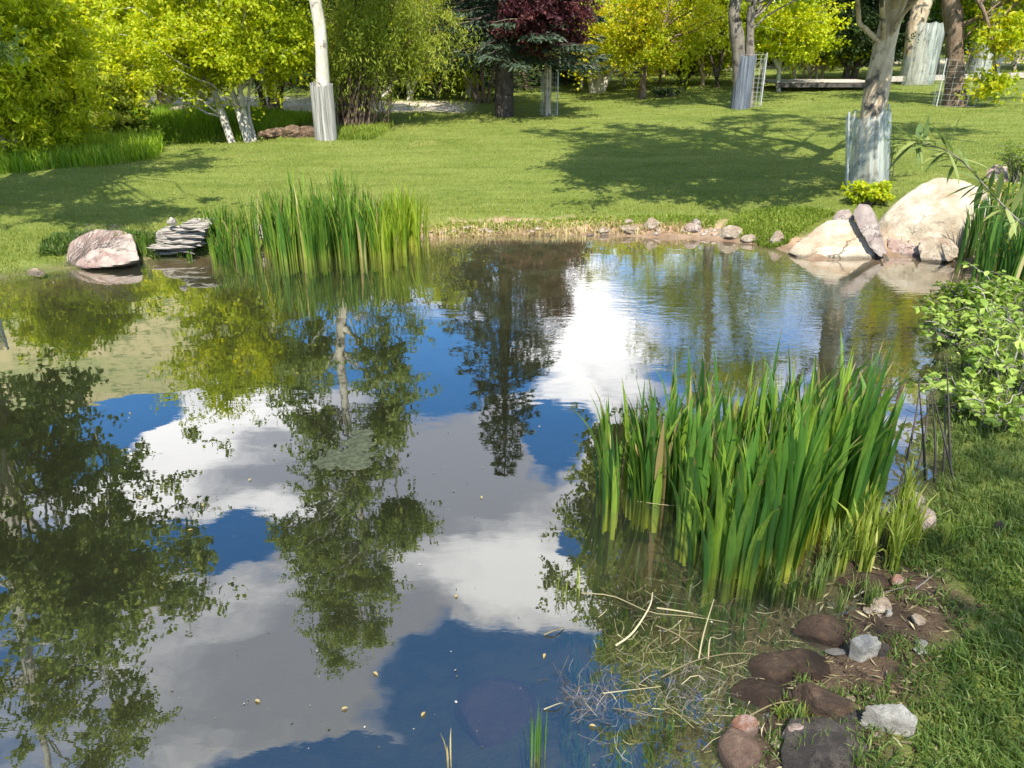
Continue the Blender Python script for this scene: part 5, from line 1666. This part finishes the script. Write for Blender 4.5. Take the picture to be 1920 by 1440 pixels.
obj('drowned_twigs', mb.mesh('drowned_twigs', 'twig'), kind='stuff')
# weed on the bed of the near shallows
mb = MB()
for _ in range(230):
    u, v_ = r.uniform(1060, 1480), r.uniform(1000, 1440)
    p_ = onz(u, v_, -.08)
    gzz = gz(p_[0], p_[1])
    if gzz > -.02:
        continue
    tuft_mb(mb, p_[0], p_[1], gzz, 6, min(.12, -gzz + .0), .006, r, .8, seg=3)
obj('water_weed', mb.mesh('water_weed', 'iris_dark', True), kind='stuff')
# bare twigs creeping over the rose boulder
b = ground(190, 500)
mb = MB()
for k in range(34):
    x = r.uniform(-.34, .02)
    pth = [(x + r.normal(0, .02), -.02 - .03 * r.random(), .02)] + [(x + r.normal(0, .03) + .05 * j, -.02 + .03 * j, .08 * j + .02) for j in (1, 2, 3, 4)]
    tube(mb, [(a_, b_ + .02, c_) for a_, b_, c_ in pth], (.0018, .0018, .0015, .0012, .001), 3, r.random() * .4)
obj('creeping_twigs', mb.mesh('creeping_twigs', 'twig'), None, b, None, 'bare creeping twigs clinging to the rose boulder', 'vine')
# floating algae mats in the middle of the mirror
gm = 'floating algae mats'
for (u, v_, ru, rv, l) in ((655, 858, 46, 20, 'largest floating grey-green algae mat on the mirrored poplar'), (672, 832, 32, 14, 'second floating algae mat just beyond the largest'), (682, 812, 20, 7, 'smallest algae mat, farthest out of the three'), (612, 868, 26, 12, 'ragged algae mat at the near edge of the largest')):
    c0 = onz(u, v_, .004)
    rx = abs(onz(u + ru, v_, 0)[0] - c0[0]); ry = abs(onz(u, v_ - rv, 0)[1] - onz(u, v_ + rv, 0)[1]) / 2
    th = np.linspace(0, 2 * math.pi, 61)[:-1]
    v = [(0, 0, .004)]
    rows = 8
    fs = []
    for j in range(1, rows + 1):
        q = j / rows
        rr = q * (1 + .55 * fbm(np.cos(th) * 2.5 + u, np.sin(th) * 2.5 + q * .1, oct=5))
        v += list(zip(np.cos(th) * rx * rr, np.sin(th) * ry * rr, .003 * (1 - q ** 3) + .003 * r.random(60) * (j < rows) - .003 * (j == rows)))
    v = np.array(v)
    tri = np.array([(0, 1 + k, 1 + (k + 1) % 60) for k in range(60)])
    i = (np.arange(rows - 1)[:, None] * 60 + 1); k = np.arange(60)[None, :]; k2 = (k + 1) % 60
    quad = np.stack([i + k, i + 60 + k, i + 60 + k2, i + k2], -1).reshape(-1, 4)
    obj('algae_mat', make_mesh('algae_mat', v, [tri, quad], 'moss', None, True), None, c0, None, l, 'algae', gm)
# little floating leaves
lt = MB()
leaf6(lt, 1.0, r)
fl = lt.mesh('floating_leaf', 'dry_grass', True)
for k, (u, v_) in enumerate([(282, 697), (243, 776), (268, 932), (380, 944), (352, 995), (438, 810), (472, 898), (700, 1260), (790, 1343), (487, 1316), (1022, 1225), (1105, 1360), (855, 1120), (560, 700), (902, 930), (640, 1330)]):
    o = obj('floating_leaf', fl, None, onz(u, v_, .004), None, 'tiny dry leaf afloat on the pond', 'leaf', 'dry leaves afloat on the pond')
    o.scale = (.02, .014, .02); o.rotation_euler = (0, 0, k * 1.7)

# ------------------------------------------------------------------ deck, rails, posts


def board(root, name, p0, p1, wy, wz, mat):
    """box from p0 to p1 along its length"""
    p0, p1 = np.array(p0, float), np.array(p1, float)
    d = p1 - p0; L = np.linalg.norm(d); d /= L
    s = unit(np.cross(d, (0, 0, 1.))); u_ = np.cross(s, d)
    v = [p + s * a * wy / 2 + u_ * b_ * wz / 2 for p in (p0, p1) for a, b_ in ((-1, -1), (1, -1), (1, 1), (-1, 1))]
    me = make_mesh(name, np.array(v), np.array([(3, 2, 1, 0), (4, 5, 6, 7), (0, 1, 5, 4), (1, 2, 6, 5), (2, 3, 7, 6), (3, 0, 4, 7)]), mat)
    return obj(name, me, root)


b = ground(1460, 174)
Yd = b[1] + .2
x0, x1 = at(1452, 160, Yd)[0], at(1650, 160, Yd)[0]
zt = at(1452, 154, Yd)[2]
root = thing('deck', 'low dark wooden deck platform with a shadowed front, standing behind the lawn', 'deck', (x0, Yd, zt))
nb_ = 9
for k in range(nb_):
    board(root, 'plank', (0, .02 + k * .16, -.02), (x1 - x0, .02 + k * .16, -.02 + .0), .15, .035, 'rail_wood')
board(root, 'front_beam', (0, -.085, -.055), (x1 - x0, -.085, -.055), .04, .10, 'deck_wood')
for k in range(5):
    x = (x1 - x0) * k / 4
    board(root, 'post', (x + .06, .1, -.05), (x + .06, .1, -.45), .1, .1, 'deck_wood')
a = ground(1460, 174)
root = thing('rail_fence', 'long low pale rail running from the deck across the top of the lawn', 'rail', at(1650, 150, 19.6))
c0 = np.array(root.location)
p0, p1 = at(1650, 149, 19.6), at(2150, 133, 21.5)
board(root, 'rail', p0 - c0, p1 - c0, .06, .12, 'rail_wood')
for k in range(7):
    q = p0 + (p1 - p0) * k / 6
    zg = gz(q[0], q[1])
    board(root, 'post', np.array((q[0], q[1] + .09, zg - .1)) - c0, np.array((q[0], q[1] + .09, q[2] + .06)) - c0, .09, .09, 'rail_wood')
# pale garden wall pieces far behind the lawn
gw = 'pale boards glimpsed between the far trunks'
for k, (u, v_, w, h, l) in enumerate([(1355, 150, 18, 34, 'pale upright boards behind the wire cage of the old tree'), (1488, 150, 20, 26, 'pale boards behind the bright small tree at the deck'), (1555, 148, 22, 26, 'pale boards behind the slanting stems'), (1420, 152, 18, 28, 'pale boards next to the pale post-like trunk')]):
    Yw = 26.0
    p = at(u, v_, Yw)
    s = F / (Yw * math.cos(PITCH))
    root = thing('board_screen', l, 'fence', (p[0], Yw, gz(p[0], Yw)), 0, gw)
    n_ = 5
    for j in range(n_):
        x = (j - 2) * 2 * w / s / n_
        board(root, 'board', (x, .003 * j, -.1), (x, .003 * j, p[2] + h / s - gz(p[0], Yw)), 2 * w / s / n_ * .93, .03, 'sandstone')

# ------------------------------------------------------------------ lawns


def blades(name, mat, x, y, z, L, w, r, lean=.5, wind=(0, 0), single=False, var=.22):
    n = len(x)
    a = r.random(n) * 6.283
    d = np.stack([np.cos(a), np.sin(a)], 1)
    ln = np.abs(r.normal(0, lean, n))
    base = np.stack([x, y, z], 1)
    s = np.stack([-d[:, 1], d[:, 0], 0 * x], 1) * (w * .5)[:, None]
    off = np.concatenate([d * (ln * L)[:, None] + np.array(wind) * L[:, None], 0 * L[:, None]], 1)
    mid_ = base + off * .30 + np.stack([0 * x, 0 * x, L * .55], 1)
    tip = base + off + np.stack([0 * x, 0 * x, L * np.maximum(.35, 1 - ln * .6)], 1)
    v = np.stack([base - s, base + s, mid_ + s * .8, mid_ - s * .8, tip], 1).reshape(-1, 3)
    i = np.arange(n)[:, None] * 5
    q = i + np.array([[0, 1, 2, 3]]); t = i + np.array([[3, 2, 4]])
    rn = np.clip(.45 + .32 * fbm(x * 1.7, y * 1.7, oct=3) + .30 * fbm(x * .6 + 30, y * 2.2, oct=3) + r.normal(0, var, n), 0, 1)
    if single:
        v = np.stack([base - s, base + s, tip], 1).reshape(-1, 3)
        me = make_mesh(name, v, np.arange(n * 3).reshape(-1, 3), mat, {'rnd': np.repeat(rn, 3), 'len': np.tile((0, 0, 1), n)}, False)
        return obj(name, me, kind='stuff')
    me = make_mesh(name, v, [q, t], mat, {'rnd': np.repeat(rn, 5), 'len': np.tile((0, 0, .5, .5, 1), n)}, False)
    return obj(name, me, kind='stuff')


r = np.random.default_rng(141)
# near lawn
N_ = 230000
x = r.uniform(.55, 5.6, N_); y = r.uniform(1.0, 5.6, N_)
keep = r.random(N_) < np.clip(1.9 / y, .25, 1) ** 1.5
x, y = x[keep], y[keep]
s_ = sdist(pond, x, y)
m_ = s_ > .33 + .16 * fbm(x * 4, y * 4, oct=2) - .30 * sstep(y, 2.0, 2.5)
m_ &= x < .80 * y + .9
m_ &= (fbm(x * 6 + 3, y * 6, oct=3) > -.55)
x, y = x[m_], y[m_]
sh_ = .55 + .45 * sstep(fbm(x * 2.5, y * 2.5 + 9, oct=2), -.4, .4)
L = (.035 + .070 * r.random(len(x)) ** 1.3) * sh_
blades('near_lawn_grass', 'grass_blade', x, y, land(x, y) - .004, L * 1.15, .0030 + .0036 * r.random(len(x)), r, .6, (-.22, .1))
# sparse weeds on the mud shelf
N_ = 26000
x = r.uniform(.4, 1.9, N_); y = r.uniform(1.2, 3.4, N_)
s_ = sdist(pond, x, y)
m_ = (s_ > .02) & (s_ < .5) & (fbm(x * 5, y * 5, oct=3) > .02)
x, y = x[m_], y[m_]
blades('mud_weeds', 'grass_blade', x, y, land(x, y) - .003, .02 + .04 * r.random(len(x)), .003 + .002 * r.random(len(x)), r, .8)
# mown lawn across the pond
N_ = 520000
yy = 5.4 * (24 / 5.4) ** r.random(N_)
xx = r.uniform(-.86, .92, N_) * yy
s_ = np.minimum(sdist(pond, xx, yy), sdist(stream, xx, yy))
m_ = (s_ > .26 + .10 * sstep(xx, -1.2, .2) * (yy < 9) + .30 * fbm(xx * 2.5, yy * 2.5, oct=3) - .24 * (xx < -1.6) + .12 * r.normal(0, 1, len(xx)) * .5) 
xx, yy, s_ = xx[m_], yy[m_], s_[m_]
pm_ = (sstep(yy, 16.6, 17.0) * (1 - sstep(yy, 18.2, 18.7)) * (1 - sstep(xx, -1.2, -.7))) < .5
xx, yy, s_ = xx[pm_], yy[pm_], s_[pm_]
L = (.018 + .014 * r.random(len(xx))) * (1 + .7 * (1 - sstep(s_, .4, 1.3)))
blades('mown_lawn_grass', 'lawn_blade', xx, yy, land(xx, yy) - .004, L, (.006 + .006 * r.random(len(xx))) * np.clip(yy / 10, .8, 1.6), r, .6, single=True, var=.13)
# rough grass: creek bank, foot of the willow bushes, shore fringe
def rough(name, poly, n, L0, L1, mat, seed):
    r = np.random.default_rng(seed)
    xs = [p[0] for p in poly]; ys = [p[1] for p in poly]
    x = r.uniform(min(xs), max(xs), n * 3); y = r.uniform(min(ys), max(ys), n * 3)
    k = (sdist(poly, x, y) < .1 * fbm(x * 3, y * 3, oct=2))
    x, y = x[k][:n], y[k][:n]
    z = land(x, y)
    k = z > -.02
    x, y, z = x[k], y[k], z[k]
    blades(name, mat, x, y, z - .01, L0 + (L1 - L0) * r.random(len(x)), .008 + .010 * r.random(len(x)), r, .5)


G = lambda u, v_: tuple(ground(u, v_)[:2])
rough('creek_bank_grass', [G(-60, 330), G(60, 322), G(180, 312), G(300, 300), G(320, 288), G(250, 280), G(120, 285), G(-60, 290)], 16000, .08, .32, 'tall_grass', 151)
rough('creek_far_bank_grass', [(-9, 14.3), (-6.4, 14.4), (-4.8, 14.1), (-3.9, 14.2), (-3.7, 15.5), (-5, 16.5), (-9, 16.6)], 26000, .08, .24, 'tall_grass', 152)
rough('willow_foot_grass', [G(610, 262), G(700, 262), G(740, 235), G(700, 222), G(640, 225)], 6000, .04, .16, 'lawn_tuft', 153)
rough('rock_shore_grass', [G(1340, 436), G(1480, 462), G(1560, 400), G(1500, 392), G(1400, 400)], 9000, .02, .08, 'lawn_tuft', 154)
rough('boulder_foot_grass', [G(80, 480), G(262, 478), G(400, 468), G(390, 440), G(262, 440), G(90, 440)], 7000, .03, .10, 'grass_blade', 155)

rough('far_shore_fringe', [G(770, 440), G(1000, 430), G(1200, 420), G(1350, 432), G(1350, 405), G(1100, 408), G(900, 416), G(770, 424)], 5000, .015, .06, 'lawn_tuft', 156)
rough('bank_wisps', [G(780, 446), G(1130, 440), G(1300, 442), G(1300, 425), G(1000, 425), G(780, 430)], 900, .03, .12, 'dry_grass', 157)
# dry leaf crumbs on the lawn, scum specks on the water
r = np.random.default_rng(161)
mb = MB()
n_ = 260
yy = 6.5 * 2.6 ** r.random(n_); xx = r.uniform(-.7, .75, n_) * yy
k = sdist(pond, xx, yy) > .1
xx, yy = xx[k], yy[k]
leaves(mb, np.stack([xx, yy, land(xx, yy) + .02], 1), .03, .5 * r.random(len(xx)), dirs=r.normal(0, 1, (len(xx), 3)) * (1, 1, .3), r=r)
obj('lawn_litter', mb.mesh('lawn_litter', 'straw'), kind='stuff')
mb = MB()
n_ = 420
yy = 1.4 * 4.6 ** r.random(n_); xx = r.uniform(-.7, .55, n_) * yy
k = sdist(pond, xx, yy) < -.05
xx, yy = xx[k], yy[k]
leaves(mb, np.stack([xx, yy, 0 * xx + .003], 1), .004 + .009 * r.random(len(xx)) ** 3, r.random(len(xx)), dirs=r.normal(0, 1, (len(xx), 3)) * (1, 1, .02), r=r)
obj('water_specks', mb.mesh('water_specks', 'twig'), kind='stuff')

# bits of scum round the algae mats, fibres and soil crumbs on the near mud
mb = MB()
n_ = 500
u_ = r.normal(645, 48, n_); v_ = r.normal(850, 24, n_)
P_ = np.array([onz(a, b_, .003) for a, b_ in zip(u_, v_)])
leaves(mb, P_, .006 + .016 * r.random(n_) ** 2, r.random(n_), .9, dirs=r.normal(0, 1, (n_, 3)) * (1, 1, .02), r=r)
obj('algae_bits', mb.mesh('algae_bits', 'moss'), kind='stuff')
mb = MB()
n_ = 5200
x = r.uniform(.45, 1.6, n_); y = r.uniform(1.2, 2.9, n_)
s_ = sdist(pond, x, y)
k = (s_ > -.25) & (s_ < .42)
x, y = x[k], y[k]
z = land(x, y)
a = r.random(len(x)) * 6.28
L = .008 + .05 * r.random(len(x)) ** 3
d = np.stack([np.cos(a), np.sin(a), r.normal(0, .12, len(x))], 1)
leaves(mb, np.stack([x, y, z + .004], 1), L, r.random(len(x)) * .8, .16, dirs=d, r=r)
obj('mud_litter', mb.mesh('mud_litter', 'straw'), kind='stuff')
mb = MB()
x = x[::3] + r.normal(0, .02, len(x[::3])); y = y[::3]
leaves(mb, np.stack([x, y, land(x, y) + .003], 1), .006 + .022 * r.random(len(x)) ** 2, r.random(len(x)) * .4, .9, r=r)
obj('mud_crumbs', mb.mesh('mud_crumbs', 'stone_brown'), kind='stuff')
